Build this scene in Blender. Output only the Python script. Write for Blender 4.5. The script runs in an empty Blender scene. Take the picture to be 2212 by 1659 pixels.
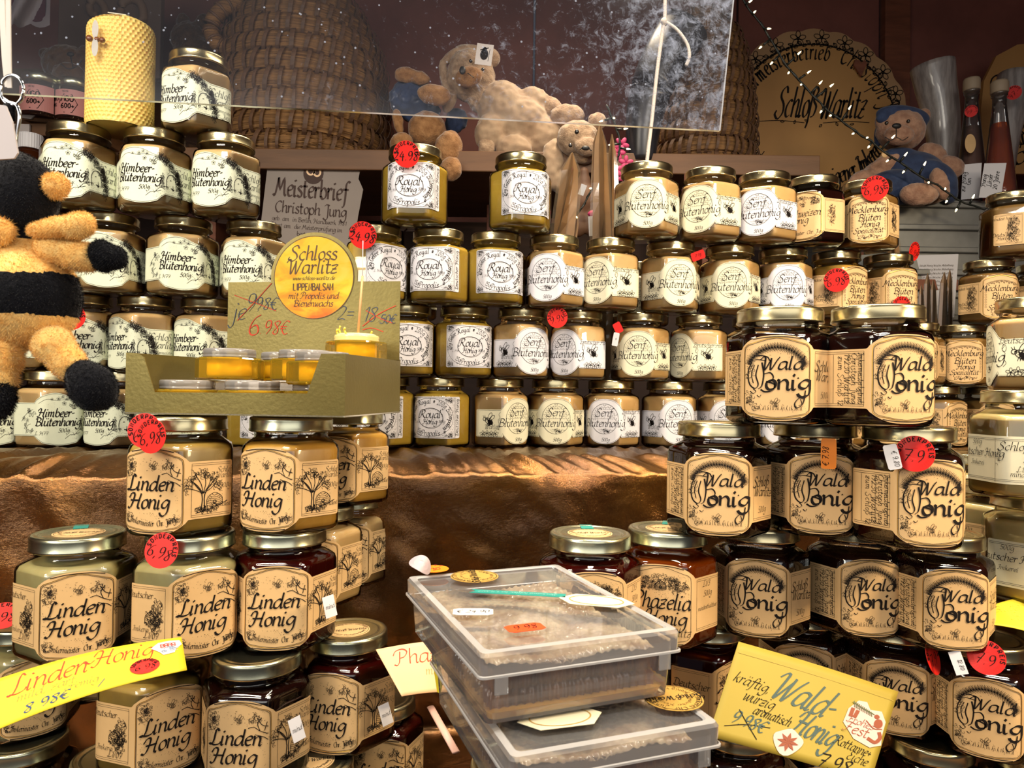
import bpy, bmesh, math, random
from mathutils import Vector, Matrix, noise
PI = math.pi
RND = random.Random(7)
scene = bpy.context.scene
COL = scene.collection
# ---------------------------------------------------------------- camera
W, H, F = 2212.0, 1659.0, 1540.0
CZ = 1.40
cam_d = bpy.data.cameras.new('camera'); cam = bpy.data.objects.new('camera', cam_d); COL.objects.link(cam)
cam_d.sensor_width = 36.0; cam_d.lens = F / W * 36.0; cam_d.clip_start = 0.02
PITCH, ROLL = math.radians(0.78), math.radians(0.75)
RM = (Matrix.Rotation(PI/2 + PITCH, 3, 'X') @ Matrix.Rotation(ROLL, 3, 'Z'))
cam.matrix_world = Matrix.Translation((0, 0, CZ)) @ RM.to_4x4()
cam_d.dof.use_dof = True; cam_d.dof.focus_distance = 0.85; cam_d.dof.aperture_fstop = 26.0
scene.camera = cam
# ---------------------------------------------------------------- world, lamps, exposure
wd = bpy.data.worlds.new('world'); scene.world = wd; wd.use_nodes = True
wd.node_tree.nodes['Background'].inputs[0].default_value = (0.62, 0.66, 0.80, 1)
wd.node_tree.nodes['Background'].inputs[1].default_value = 0.10
def area(name, loc, target, sx, sy, power, col, spread=180):
    l = bpy.data.lights.new(name, 'AREA'); l.shape = 'RECTANGLE'; l.size = sx; l.size_y = sy
    l.energy = power; l.color = col; l.spread = math.radians(spread)
    o = bpy.data.objects.new(name, l); COL.objects.link(o)
    o.location = loc; o.rotation_euler = (Vector(target) - Vector(loc)).to_track_quat('-Z', 'Y').to_euler()
    return o
area('stall_lamp', (-0.45, 0.30, 2.12), (-0.25, 0.95, 1.3), 0.40, 0.14, 7.5, (1.0, 0.90, 0.74), 125)
area('stall_lamp.001', (0.45, 0.36, 2.12), (0.30, 1.0, 1.3), 0.40, 0.14, 7.0, (1.0, 0.91, 0.77), 125)
area('upper_lamp', (0.15, 0.93, 2.34), (0.1, 0.93, 1.3), 1.3, 0.05, 12.0, (1.0, 0.84, 0.62), 105)
area('front_left_lamp', (-0.95, -0.35, 1.72), (-0.1, 0.75, 1.25), 0.35, 0.25, 4.2, (0.98, 0.97, 0.90), 150)
area('warm_lamp', (1.05, 0.15, 1.85), (0.40, 0.70, 1.25), 0.18, 0.18, 10.0, (1.0, 0.76, 0.46), 120)
area('warm_lamp.001', (-1.0, -0.1, 1.95), (-0.35, 0.70, 1.15), 0.20, 0.20, 4.0, (1.0, 0.80, 0.52), 120)
area('market_light_behind', (0.0, -1.5, 2.05), (0.0, 1.0, 1.35), 3.2, 0.8, 25.0, (1.0, 0.96, 0.92), 180)
scene.view_settings.view_transform = 'Standard'; scene.view_settings.look = 'None'
scene.view_settings.gamma = 1.0; scene.view_settings.use_curve_mapping = False
scene.view_settings.exposure = -0.60
cy = scene.cycles
cy.use_denoising = True; cy.max_bounces = 9; cy.diffuse_bounces = 3; cy.glossy_bounces = 4
cy.transmission_bounces = 8; cy.transparent_max_bounces = 24
cy.caustics_reflective = False; cy.caustics_refractive = False; cy.sample_clamp_indirect = 4.0
# ---------------------------------------------------------------- helpers
def at(px, py, Y):
    """world point that stands at world depth Y on the line of sight of a pixel"""
    d = RM @ Vector(((px - W/2) / F, -(py - H/2) / F, -1.0))
    return Vector((0, 0, CZ)) + d * (Y / d.y)
def px2m(n, Y): return n * Y / F
def S(c):  # srgb 0-255 -> linear
    return tuple((v/255/12.92 if v/255 <= .04045 else ((v/255+.055)/1.055)**2.4) for v in c)
def nt(name):
    m = bpy.data.materials.new(name); m.use_nodes = True; t = m.node_tree; t.nodes.clear()
    out = t.nodes.new('ShaderNodeOutputMaterial'); return m, t, out
def node(t, typ, ins=None, **kw):
    n = t.nodes.new(typ)
    for k, v in kw.items(): setattr(n, k, v)
    if ins:
        for k, v in ins.items():
            if isinstance(v, bpy.types.NodeSocket): t.links.new(v, n.inputs[k])
            else: n.inputs[k].default_value = v
    return n
def tc(t, which='Object', scale=(1,1,1)):
    n = node(t, 'ShaderNodeTexCoord'); mp = node(t, 'ShaderNodeMapping', {'Vector': n.outputs[which], 'Scale': scale})
    return mp.outputs[0]
def ramp(t, fac, stops):
    r = node(t, 'ShaderNodeValToRGB', {'Fac': fac}); e = r.color_ramp.elements
    e[0].position, e[0].color = stops[0][0], (*stops[0][1], 1); e[1].position, e[1].color = stops[-1][0], (*stops[-1][1], 1)
    for p, c in stops[1:-1]:
        x = e.new(p); x.color = (*c, 1)
    return r.outputs[0]
def pbr(name, col, rough=.5, metal=0, coat=0, sss=0, sheen=0, spec=.5, var=0, vscale=30, bump=0, bscale=80, stretch=(1,1,1), col2=None, emit=None, es=0, trans=0, detail=4):
    m, t, out = nt(name)
    b = node(t, 'ShaderNodeBsdfPrincipled', {'Roughness': rough, 'Metallic': metal, 'Coat Weight': coat, 'Coat Roughness': .04,
        'Subsurface Weight': sss, 'Subsurface Radius': (.012, .006, .003), 'Subsurface Scale': 1.0, 'Sheen Weight': sheen, 'Sheen Roughness': .4,
        'Specular IOR Level': spec, 'Transmission Weight': trans})
    if var or col2:
        nz = node(t, 'ShaderNodeTexNoise', {'Vector': tc(t, scale=stretch), 'Scale': vscale, 'Detail': detail, 'Roughness': .6})
        c2 = col2 or tuple(max(0, c*(1-var)) for c in col)
        t.links.new(ramp(t, nz.outputs[0], [(.35, c2), (.65, col)]), b.inputs['Base Color'])
    else: b.inputs['Base Color'].default_value = (*col, 1)
    if bump:
        nz = node(t, 'ShaderNodeTexNoise', {'Vector': tc(t, scale=stretch), 'Scale': bscale, 'Detail': 3})
        bp = node(t, 'ShaderNodeBump', {'Strength': bump, 'Distance': .002, 'Height': nz.outputs[0]})
        t.links.new(bp.outputs[0], b.inputs['Normal'])
    if emit: b.inputs['Emission Color'].default_value = (*emit, 1); b.inputs['Emission Strength'].default_value = es
    t.links.new(b.outputs[0], out.inputs[0]); return m
def clear(name, tint=(.98,.98,.98), rough=.02, milky=0, mcol=(1,1,1), ior=1.5, gl=1.0):
    m, t, out = nt(name)
    tr = node(t, 'ShaderNodeBsdfTransparent', {'Color': (*tint, 1)})
    base = tr.outputs[0]
    if milky:
        df = node(t, 'ShaderNodeBsdfDiffuse', {'Color': (*mcol, 1)}); tl = node(t, 'ShaderNodeBsdfTranslucent', {'Color': (*mcol, 1)})
        ad = node(t, 'ShaderNodeMixShader', {0: .5, 1: df.outputs[0], 2: tl.outputs[0]})
        base = node(t, 'ShaderNodeMixShader', {0: milky, 1: base, 2: ad.outputs[0]}).outputs[0]
    g = node(t, 'ShaderNodeBsdfGlossy', {'Roughness': rough, 'Color': (gl, gl, gl, 1)})
    fr = node(t, 'ShaderNodeFresnel', {'IOR': ior})
    mx = node(t, 'ShaderNodeMixShader', {0: fr.outputs[0], 1: base, 2: g.outputs[0]})
    t.links.new(mx.outputs[0], out.inputs[0]); return m
def mesh(name, verts, faces, mat=None, parent=None, smooth=False, loc=None, mats=None, midx=None):
    me = bpy.data.meshes.new(name); me.from_pydata([tuple(v) for v in verts], [], faces)
    if mats:
        for x in mats: me.materials.append(x)
        if midx: me.polygons.foreach_set('material_index', midx)
    elif mat: me.materials.append(mat)
    if smooth: me.polygons.foreach_set('use_smooth', [True]*len(me.polygons))
    me.update()
    o = bpy.data.objects.new(name, me); COL.objects.link(o)
    if parent: o.parent = parent
    if loc is not None: o.location = loc
    return o
def empty(name, loc=(0,0,0), rz=0, rot=None):
    o = bpy.data.objects.new(name, None); COL.objects.link(o); o.location = loc; o.rotation_euler = rot or (0, 0, rz)
    o.empty_display_size = .02; return o
def tag(o, label=None, cat=None, group=None, kind=None):
    if label: o['label'] = label
    if cat: o['category'] = cat
    if group: o['group'] = group
    if kind: o['kind'] = kind
    return o
def copy_tree(o, parent=None):
    c = o.copy(); COL.objects.link(c); c.parent = parent
    for ch in o.children: copy_tree(ch, c)
    return c
def box(v, f, c, s, R=None, bev=0):
    n = len(v); R = R or Matrix.Identity(3); c = Vector(c)
    for z in (-1, 1):
        for (x, y) in ((-1,-1), (1,-1), (1,1), (-1,1)):
            v.append(c + R @ Vector((x*s[0]/2, y*s[1]/2, z*s[2]/2)))
    for q in ((3,2,1,0), (4,5,6,7), (0,1,5,4), (1,2,6,5), (2,3,7,6), (3,0,4,7)): f.append(tuple(n+i for i in q))
def boxobj(name, c, s, mat, parent=None, R=None, bev=0.002):
    v, f = [], []; box(v, f, c, s, R); o = mesh(name, v, f, mat, parent)
    if bev:
        md = o.modifiers.new('bevel', 'BEVEL'); md.width = bev; md.segments = 2
    return o
def rings(v, f, rs, cap0=True, cap1=True, closed=True):
    """rs: list of equal-length rings of points"""
    b = len(v); n = len(rs[0])
    for r in rs: v.extend(r)
    m = n if closed else n-1
    for i in range(len(rs)-1):
        for j in range(m):
            k = (j+1) % n
            f.append((b+i*n+j, b+i*n+k, b+(i+1)*n+k, b+(i+1)*n+j))
    if cap0: f.append(tuple(b+j for j in range(n-1, -1, -1)))
    if cap1: f.append(tuple(b+(len(rs)-1)*n+j for j in range(n)))
def circ(r, z, n=32, cx=0, cy=0): return [Vector((cx+r*math.cos(2*PI*i/n), cy+r*math.sin(2*PI*i/n), z)) for i in range(n)]
def lathe(name, prof, mat, parent=None, n=32, cap0=True, cap1=True, smooth=True, loc=None):
    v, f = [], []; rings(v, f, [circ(r, z, n) for r, z in prof], cap0, cap1); return mesh(name, v, f, mat, parent, smooth, loc)
def catmull(pts, k=4, closed=False):
    P = [Vector(p) for p in pts]; n = len(P)
    if n < 3: return P
    out = []
    rng = n if closed else n-1
    for i in range(rng):
        p0 = P[(i-1) % n] if closed or i > 0 else P[0]*2 - P[1]
        p1, p2 = P[i], P[(i+1) % n]
        p3 = P[(i+2) % n] if closed or i+2 < n else P[n-1]*2 - P[n-2]
        for j in range(k):
            t = j/k; out.append(.5*((2*p1) + (p2-p0)*t + (2*p0-5*p1+4*p2-p3)*t*t + (3*p1-p0-3*p2+p3)*t*t*t))
    out.append(P[0].copy() if closed else P[-1].copy()); return out
def tube(v, f, pts, r, n=6, taper=None, flat=None):
    pts = [Vector(p) for p in pts]; rs = []
    up = Vector((0,0,1))
    prev = None
    for i, p in enumerate(pts):
        d = (pts[min(i+1, len(pts)-1)] - pts[max(i-1, 0)]).normalized()
        a = d.cross(prev if prev else (up if abs(d.z) < .95 else Vector((1,0,0))))
        if a.length < 1e-6: a = d.orthogonal()
        a.normalize(); b = d.cross(a).normalized(); prev = b.cross(d)*1 if False else None
        rr = r(i/(len(pts)-1)) if callable(r) else r
        rs.append([p + a*rr*math.cos(2*PI*k/n) + b*rr*(flat or 1)*math.sin(2*PI*k/n) for k in range(n)])
    rings(v, f, rs)
def tubeobj(name, pts, r, mat, parent=None, n=8, sm=True, flat=None):
    v, f = [], []; tube(v, f, pts, r, n, flat=flat); return mesh(name, v, f, mat, parent, sm)
# ---------------------------------------------------------------- pen lettering
G = {
'a':(9,"7 7 5 8 2 7 1 4 1 1 3 0 5 1 7 4/7 8 7 2 8 0 9 1"),'b':(8,"1 14 1 1/1 5 4 8 7 5 6 1 3 0 1 2"),'c':(7,"6 7 4 8 1 5 1 2 3 0 6 1"),
'd':(9,"7 7 4 8 1 5 1 1 3 0 5 1 7 5/7 14 7 2 8 0 9 1"),'e':(7,"1 4 5 5 6 7 4 8 1 6 1 2 3 0 6 1"),'f':(6,"7 13 5 14 3 11 3 2 2 -4 0 -5/0 8 6 8"),
'g':(8,"7 7 4 8 1 5 1 2 3 1 5 2 7 6/7 8 7 -2 4 -6 1 -5 0 -3"),'h':(8,"1 14 1 0/1 5 4 8 6 7 6 1 7 0 8 1"),'i':(4,"1 8 1 1 2 0 3 1/1 12 2 11"),
'j':(4,"2 8 2 -3 0 -6 -2 -4/2 12 3 11"),'k':(8,"1 14 1 0/6 8 1 4/3 5 6 0 7 1"),'l':(4,"1 14 1 1 2 0 3 1"),
'm':(12,"0 7 1 8 1 0/1 5 4 8 5 6 5 0/5 5 8 8 9 6 9 1 10 0 11 1"),'n':(8,"0 7 1 8 1 0/1 5 4 8 6 6 6 1 7 0 8 1"),'o':(7,"4 8 1 6 1 2 3 0 6 2 6 6 4 8"),
'p':(8,"1 8 1 -6/1 5 4 8 7 5 6 1 3 0 1 2"),'q':(8,"7 7 4 8 1 5 1 2 3 1 5 2 7 6/7 8 7 -6"),'r':(6,"0 7 1 8 1 0/1 5 3 8 5 7"),
's':(6,"5 7 3 8 1 6 5 3 4 0 0 1"),'t':(6,"2 12 2 2 3 0 5 1/0 8 5 8"),'u':(8,"0 7 1 8 1 2 3 0 6 3/6 8 6 1 7 0 8 1"),'v':(7,"0 7 1 8 3 0 6 8"),
'w':(10,"0 7 1 8 2 1 3 0 5 6/5 8 6 1 7 0 9 4 9 8"),'x':(7,"0 8 2 7 5 1 7 0/6 8 0 0"),'y':(8,"0 8 1 8 1 2 3 0 6 4/6 8 6 -2 3 -6 0 -4"),
'z':(7,"0 7 6 8 0 1 3 0 6 1/1 4 5 4"),'\u00df':(8,"0 -5 1 -2 1 11 3 14 6 12 3 8 7 5 6 1 3 0"),
'A':(10,"-1 1 1 0 5 8 8 13 8 0 10 1/2 6 9 6"),'B':(10,"-1 10 1 13 6 13 8 10 5 7 2 7/5 7 9 5 8 1 4 0 0 1/2 12 2 0"),'C':(9,"8 11 6 13 2 11 0 6 2 1 5 0 8 2"),
'D':(10,"-1 11 3 13 8 11 9 5 6 0 1 0 0 2/3 12 2 0"),'E':(8,"7 12 4 13 2 10 5 7/5 7 1 5 1 1 4 0 7 2"),'F':(9,"-1 11 2 13 9 12/4 12 3 3 1 0 -1 1/2 7 7 7"),
'G':(10,"8 11 6 13 2 11 0 6 2 1 5 0 8 3 8 6/5 6 10 6"),'H':(11,"-2 9 0 13 3 12 2 3 0 0 -2 1/9 13 8 6 8 1 10 0/0 7 9 7"),'I':(5,"-1 11 2 13 5 12/3 12 2 2 0 0 -2 1"),
'J':(7,"0 11 3 13 7 12/5 12 5 -2 2 -5 -1 -3"),'K':(10,"-1 11 1 13 2 12 2 0/9 13 3 7/4 7 7 1 10 0"),'L':(9,"6 12 4 14 3 11 3 5 2 1 0 0 -1 1/0 1 4 0 8 1 9 3"),
'M':(13,"-2 1 0 0 2 8 3 13 5 4 9 13 10 2 12 0"),'N':(11,"-2 1 0 0 2 8 3 13 7 0 9 13 11 12"),'O':(10,"5 13 1 10 0 5 3 0 7 2 9 7 7 12 5 13"),
'P':(9,"-2 9 0 13 5 14 8 11 6 7 3 6/3 12 2 3 0 0 -2 1"),'R':(11,"-2 9 0 13 5 14 8 11 6 7 3 6/3 12 2 3 0 0 -2 1/4 7 7 2 10 0 12 1"),
'S':(9,"8 11 6 14 2 12 2 9 6 6 7 2 3 -1 -1 1 0 3"),'T':(9,"-1 11 1 13 9 12 10 13/5 12 5 2 3 0 1 1"),'W':(13,"-3 10 -1 13 1 12 2 1 3 0 6 10/6 12 7 1 8 0 11 9 13 13"),
'Z':(9,"0 12 2 13 8 12 3 6 0 0 5 1 9 0/2 7 7 7"),
'0':(8,"4 12 1 9 1 3 3 0 6 3 6 9 4 12"),'1':(5,"1 9 4 12 3 0"),'2':(8,"1 10 3 12 6 10 4 5 0 0 4 1 7 0"),'3':(7,"1 11 4 12 6 9 3 7 6 4 4 0 0 1"),
'4':(8,"4 12 1 5 7 5/5 9 5 -1"),'5':(7,"2 12 1 7 5 7 6 3 4 0 0 1/2 12 6 12"),'6':(8,"6 12 3 10 1 6 1 2 3 0 6 1 6 4 4 6 1 4"),'7':(8,"0 12 4 12 7 12 5 6 3 0/2 6 6 6"),
'8':(8,"4 12 1 10 5 5 5 1 3 0 1 2 5 8 6 11 4 12"),'9':(8,"6 9 5 12 2 12 1 9 2 6 5 7 6 10 6 5 3 0"),'\u20ac':(8,"7 11 4 12 1 8 1 4 4 0 7 1/-1 7 5 7/-1 5 4 5"),
'.':(4,"1 0 2 1"),',':(4,"2 1 1 -2"),'-':(6,"0 5 4 6"),'/':(6,"0 -1 5 13"),'+':(8,"0 5 6 5/3 8 3 2"),'=':(8,"0 7 6 7/0 4 6 4"),':':(4,"1 1 2 1/1 6 2 6"),'~':(9,"0 5 2 7 4 5 6 4 8 6"),
'*':(8,"4 10 2 3 7 8 1 8 6 3 4 10"),"'":(3,"1 13 1 10"),' ':(5,"")}
BL = {'A':"0 0 4 13 8 0/2 5 6 5",'B':"0 0 0 13 5 13 7 11 7 9 5 7 0 7/5 7 8 5 8 2 6 0 0 0",'D':"0 0 0 13 4 13 7 10 7 3 4 0 0 0",'E':"7 13 0 13 0 0 7 0/0 7 5 7",
'G':"7 11 5 13 2 13 0 10 0 3 2 0 5 0 7 2 7 6 4 6",'I':"1 13 1 0",'K':"0 13 0 0/7 13 0 6/2 8 7 0",'L':"0 13 0 0 6 0",'M':"0 0 0 13 4 4 8 13 8 0",'N':"0 0 0 13 7 0 7 13",'O':"2 13 0 10 0 3 2 0 5 0 7 3 7 10 5 13 2 13",
'P':"0 0 0 13 5 13 7 11 7 8 5 6 0 6",'R':"0 0 0 13 5 13 7 11 7 8 5 6 0 6/3 6 7 0",'S':"7 11 5 13 2 13 0 11 0 9 7 4 7 2 5 0 2 0 0 2",'U':"0 13 0 3 2 0 5 0 7 3 7 13",'T':"4 13 4 0/0 13 8 13",'C':"7 11 5 13 2 13 0 10 0 3 2 0 5 0 7 2",'H':"0 13 0 0/7 13 7 0/0 7 7 7",'J':"6 13 6 3 4 0 1 1",'W':"0 13 2 0 4 9 6 0 8 13",'V':"0 13 4 0 8 13",'F':"7 13 0 13 0 0/0 7 5 7",'Z':"0 13 7 13 0 0 7 0"}
class Ink:
    """flat pen drawing: ribbons in label coordinates (metres), later laid on a surface"""
    def __init__(s): s.v = []; s.f = []; s.r = random.Random(11)
    def stroke(s, pts, w, nib=None, smooth=4, closed=False, minw=.28):
        P = catmull([(p[0], p[1], 0) for p in pts], smooth, closed) if smooth and len(pts) > 2 else [Vector((p[0], p[1], 0)) for p in pts]
        if len(P) == 2 and (P[1]-P[0]).length > .004:
            k = int((P[1]-P[0]).length/.002)+1; P = [P[0].lerp(P[1], i/k) for i in range(k+1)]
        b = len(s.v); n = len(P)
        for i, p in enumerate(P):
            d = P[min(i+1, n-1)] - P[max(i-1, 0)]
            if d.length < 1e-9: d = Vector((1, 0, 0))
            d.normalize(); a = math.atan2(d.y, d.x)
            ww = w if nib is None else w*(minw + (1-minw)*abs(math.sin(a-nib)))
            q = Vector((-d.y, d.x, 0))*ww/2
            s.v += [p+q, p-q]
        for i in range(n-1): s.f.append((b+2*i, b+2*i+1, b+2*i+3, b+2*i+2))
    def text(s, str_, x, y, h, w=None, cen=True, slant=.22, nib=.7, rot=0, block=False, sx=1.0, sp=0):
        k = h/14.0; w = w or h*.13; out = []; cx = 0
        for ch in str_:
            base = {'\u00e4':'a', '\u00fc':'u', '\u00f6':'o'}.get(ch, ch)
            if block and base in BL: g = BL[base]; adv = 10 if base not in 'I' else 4
            else: adv, g = G.get(base, (5, ''))
            for st in (g.split('/') if g else []):
                q = [float(t) for t in st.split()]; out.append([(cx+q[i], q[i+1]) for i in range(0, len(q), 2)])
            if base != ch: out += [[(cx+2, 11), (cx+2.6, 12.5)], [(cx+5, 11), (cx+5.6, 12.5)]]
            cx += adv + sp
        off = -cx/2 if cen else 0
        c, sn = math.cos(rot), math.sin(rot)
        for st in out:
            P = []
            for (a, b) in st:
                a = (a+off)*sx + b*slant*(0 if block else 1); a *= k; b2 = b*k
                P.append((x + a*c - b2*sn, y + a*sn + b2*c))
            s.stroke(P, w, None if block else nib, 0 if block else 3)
    def arctext(s, str_, cx, cy, r, a0, a1, h, w=None, block=True, inside=False):
        def fn(t): a = a0+(a1-a0)*t; return cx+r*math.cos(a), cy+r*math.sin(a), (a-PI/2) if not inside else (a+PI/2)
        s.along(str_, fn, h, w, block, 1.0, 0)
    def along(s, str_, fn, h, w=None, block=False, sx=1.0, slant=.1):
        """letters set one after another on the curve fn(t) -> (x, y, angle), t in 0..1"""
        adv = [10 if block and ch in BL and ch != 'I' else (4 if ch == 'I' and block else G.get({'\u00e4':'a', '\u00fc':'u', '\u00f6':'o'}.get(ch, ch), (5, ''))[0]) for ch in str_]
        tot = sum(adv); c = 0; q = [fn(i/12) for i in range(13)]; sx = min(sx, sum(math.hypot(q[i+1][0]-q[i][0], q[i+1][1]-q[i][1]) for i in range(12))/(tot*h/14))
        for ch, a in zip(str_, adv):
            x, y, r = fn((c+a/2)/tot); s.text(ch, x, y, h, w, rot=r, block=block, slant=slant, sx=sx); c += a
    def dot(s, x, y, r):
        b = len(s.v); s.v += [Vector((x-r, y-r*.6, 0)), Vector((x+r, y-r*.5, 0)), Vector((x+r*.2, y+r, 0))]; s.f.append((b, b+1, b+2))
    def dots(s, n, x0, x1, y0, y1, r=.00028, cond=None):
        for _ in range(n):
            x, y = s.r.uniform(x0, x1), s.r.uniform(y0, y1)
            if cond is None or cond(x, y): s.dot(x, y, r*s.r.uniform(.6, 1.5))
    def disc(s, cx, cy, rx, ry=None, n=20):
        b = len(s.v); ry = ry or rx
        s.v += [Vector((cx+rx*math.cos(2*PI*i/n), cy+ry*math.sin(2*PI*i/n), 0)) for i in range(n)]; s.f.append(tuple(range(b, b+n)))
    def poly(s, pts): b = len(s.v); s.v += [Vector((p[0], p[1], 0)) for p in pts]; s.f.append(tuple(range(b, b+len(pts))))
    def ell(s, cx, cy, rx, ry, w, a0=0, a1=2*PI, n=16, rot=0):
        c, sn = math.cos(rot), math.sin(rot); P = []
        for i in range(n+1):
            a = a0+(a1-a0)*i/n; x, y = rx*math.cos(a), ry*math.sin(a); P.append((cx+x*c-y*sn, cy+x*sn+y*c))
        s.stroke(P, w, None, 0)
    def scribble(s, cx, cy, rx, ry, n, w=.0003, size=.0025):
        for _ in range(n):
            a, q = s.r.uniform(0, 2*PI), math.sqrt(s.r.random()); x, y = cx+rx*q*math.cos(a), cy+ry*q*math.sin(a)
            t = s.r.uniform(0, 2*PI); P = [(x, y)]
            for j in range(3): t += s.r.uniform(.6, 1.6); P.append((P[-1][0]+size*.5*math.cos(t), P[-1][1]+size*.5*math.sin(t)))
            s.stroke(P, w, None, 2)
    def bee(s, x, y, k, d=1):
        s.ell(x, y, 2.6*k, 1.6*k, .3*k, rot=-.5*d); s.ell(x-2.6*k*d, y+1.2*k, 1.1*k, 1.0*k, .3*k)
        s.ell(x+.6*k*d, y+2.8*k, 1.0*k, 2.3*k, .25*k, rot=-.5*d); s.ell(x+2.0*k*d, y+2.0*k, .9*k, 2.0*k, .25*k, rot=-.9*d)
        for q in (-.6, .4, 1.3): s.stroke([(x+q*k*d-.3*k, y+1.3*k-.5*q*k), (x+q*k*d+.2*k, y-1.5*k-.3*q*k)], .45*k, None, 0)
        for q in (-1, 0, 1): s.stroke([(x+q*k, y-1.4*k), (x+q*k-.4*k, y-2.8*k)], .22*k, None, 0)
        s.stroke([(x-3*k*d, y+2.1*k), (x-3.8*k*d, y+3.2*k)], .22*k, None, 0); s.stroke([(x-2.4*k*d, y+2.1*k), (x-2.6*k*d, y+3.4*k)], .22*k, None, 0)
    def flower(s, x, y, k):
        for i in range(5):
            a = 2*PI*i/5+.3; s.ell(x+1.3*k*math.cos(a), y+1.3*k*math.sin(a), 1.2*k, .7*k, .22*k, rot=a, n=9)
        s.ell(x, y, .4*k, .4*k, .25*k, n=7)
    def leaf(s, x, y, a, L, w=.0003):
        c, n = math.cos(a), math.sin(a)
        for d in (1, -1): s.stroke([(x, y), (x+L*.5*c-d*L*.28*n, y+L*.5*n+d*L*.28*c), (x+L*c, y+L*n)], w, None, 3)
        s.stroke([(x, y), (x+L*c, y+L*n)], w*.7, None, 0)
    def skep(s, x, y, r, w=.00035):
        for i in range(7):
            t = i/6; rr = r*math.sqrt(max(.05, 1-(t*.95)**2)); yy = y + t*r*1.25
            s.ell(x, yy, rr, r*.22, w, PI, 2*PI, 10)
        s.stroke([(x-r, y), (x-r*.9, y+r*.8), (x, y+r*1.35), (x+r*.9, y+r*.8), (x+r, y)], w*1.3, None, 4)
        s.ell(x, y+r*.25, r*.2, r*.2, w*2, n=8); s.dots(60, x-r, x+r, y-r*.3, y+r*1.2, .0003)
    def tree(s, x, y, h):
        s.stroke([(x-.04*h, y), (x-.03*h, y+.4*h), (x-.25*h, y+.7*h)], .0009, None, 3); s.stroke([(x+.05*h, y), (x+.05*h, y+.4*h), (x+.28*h, y+.72*h)], .0009, None, 3)
        for a in (.5, .9, 1.3, 1.8, 2.2, 2.7):
            s.stroke([(x, y+.42*h), (x+.25*h*math.cos(a), y+.42*h+.25*h*math.sin(a)), (x+.48*h*math.cos(a+.2), y+.42*h+.5*h*math.sin(a+.1))], .0006, None, 3)
        for k in range(8):
            a = .2+k*.38; s.scribble(x+.42*h*math.cos(a), y+.5*h+.42*h*math.sin(a), .12*h, .1*h, 14, .0003, .1*h)
def lay(name, ink, mat, fn, parent=None):
    """lay an Ink drawing on a surface given by fn(x, y) -> 3D"""
    return mesh(name, [fn(p.x, p.y) for p in ink.v], ink.f, mat, parent)
ZT0, ZS0, TYAW0 = CZ-.44, CZ-.0813, math.tan(math.radians(10.45))
# ---------------------------------------------------------------- stall shell
M_WOOD = pbr('stall_wood', S((140,82,56)), .6, var=.35, vscale=9, stretch=(1,1,8), bump=.15)
M_WALL = pbr('dark_wall_board', S((140,84,72)), .65, var=.25, vscale=7, bump=.1)
M_PINE = pbr('pine_board', S((108,74,46)), .55, var=.28, vscale=7, stretch=(1,6,8), bump=.12)
M_ROOF = pbr('roof_board', S((110,80,60)), .7)
def struct(o): o['kind'] = 'structure'; return o
YB = 1.98
bw = empty('wall_back', (0, YB, 0)); struct(bw)
boards = [(-1.85,-1.25),(-1.25,-.62),(-.62,.05),(.05,.62),(.62,1.02),(1.10,1.75)]
for x0, x1 in boards:
    boxobj('board', ((x0+x1)/2, .02, 1.70), (x1-x0-.006, .03, 2.45), M_WALL, bw, bev=.003)
boxobj('board', (1.06, .01, 1.70), (.07, .045, 2.45), M_WOOD, bw)
boxobj('board', (1.30, -.015, 1.70), (.9, .02, .06), M_WOOD, bw); boxobj('board', (1.30, -.015, 1.52), (.9, .02, .05), M_WOOD, bw)
boxobj('board', (-1.35, -.01, 2.2), (.9, .03, .16), M_PINE, bw); boxobj('board', (-1.35, -.01, 2.02), (.9, .03, .14), M_PINE, bw)
boxobj('board', (-.75, -.01, 2.26), (.35, .03, .18), M_PINE, bw)
M_DARKB = pbr('dark_brown_shade_board', S((62,40,30)), .7, var=.3, vscale=8, stretch=(1,1,6))
for i in range(7): boxobj('board', (-1.85+.26+i*.515, -.035, 1.40), (.508, .03, .93), M_DARKB, bw, bev=.002)  # dark brown wood, also coloured in for the unlit space behind the jars
struct(boxobj('wall_left', (-1.87, .9, 1.45), (.04, 2.2, 2.95), M_WALL)); struct(boxobj('wall_right', (1.79, .9, 1.45), (.04, 2.2, 2.95), M_WALL))
struct(boxobj('ceiling', (0, 1.15, 2.945), (3.7, 1.8, .03), M_ROOF)); struct(boxobj('floor', (0, .6, -.02), (6, 6, .04), M_ROOF))
struct(boxobj('trim_1', (0, .26, 2.36), (3.62, .06, .16), M_WOOD))
# the wooden frame under the cloth
M_TBL = pbr('table_board', S((90,60,40)), .7)
tb = empty('display_table', (0, .8, 0)); tag(tb, 'wooden display table hidden beneath the shiny brown cloth', 'table')
boxobj('table_top', (0, .15, ZT0 - .022), (3.3, 1.5, .03), M_TBL, tb)
for x in (-1.5, 1.5):
    for y in (-.5, .8): boxobj('leg', (x, y, (ZT0-.037)/2), (.06, .06, ZT0-.037), M_TBL, tb)
yaw = math.radians(10.45)
st = empty('display_step', (0, 1.335, 0), yaw); tag(st, 'raised wooden step under the cloth carrying the back jars', 'shelf')
boxobj('step_top', (0, .02, ZS0-.022), (2.9, .50, .03), M_TBL, st, bev=0)
boxobj('step_side', (-1.4, 0, ZS0-.037-.155), (.04, .5, .30), M_TBL, st, bev=0); boxobj('step_side', (1.4, 0, ZS0-.037-.155), (.04, .5, .30), M_TBL, st, bev=0)
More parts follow.
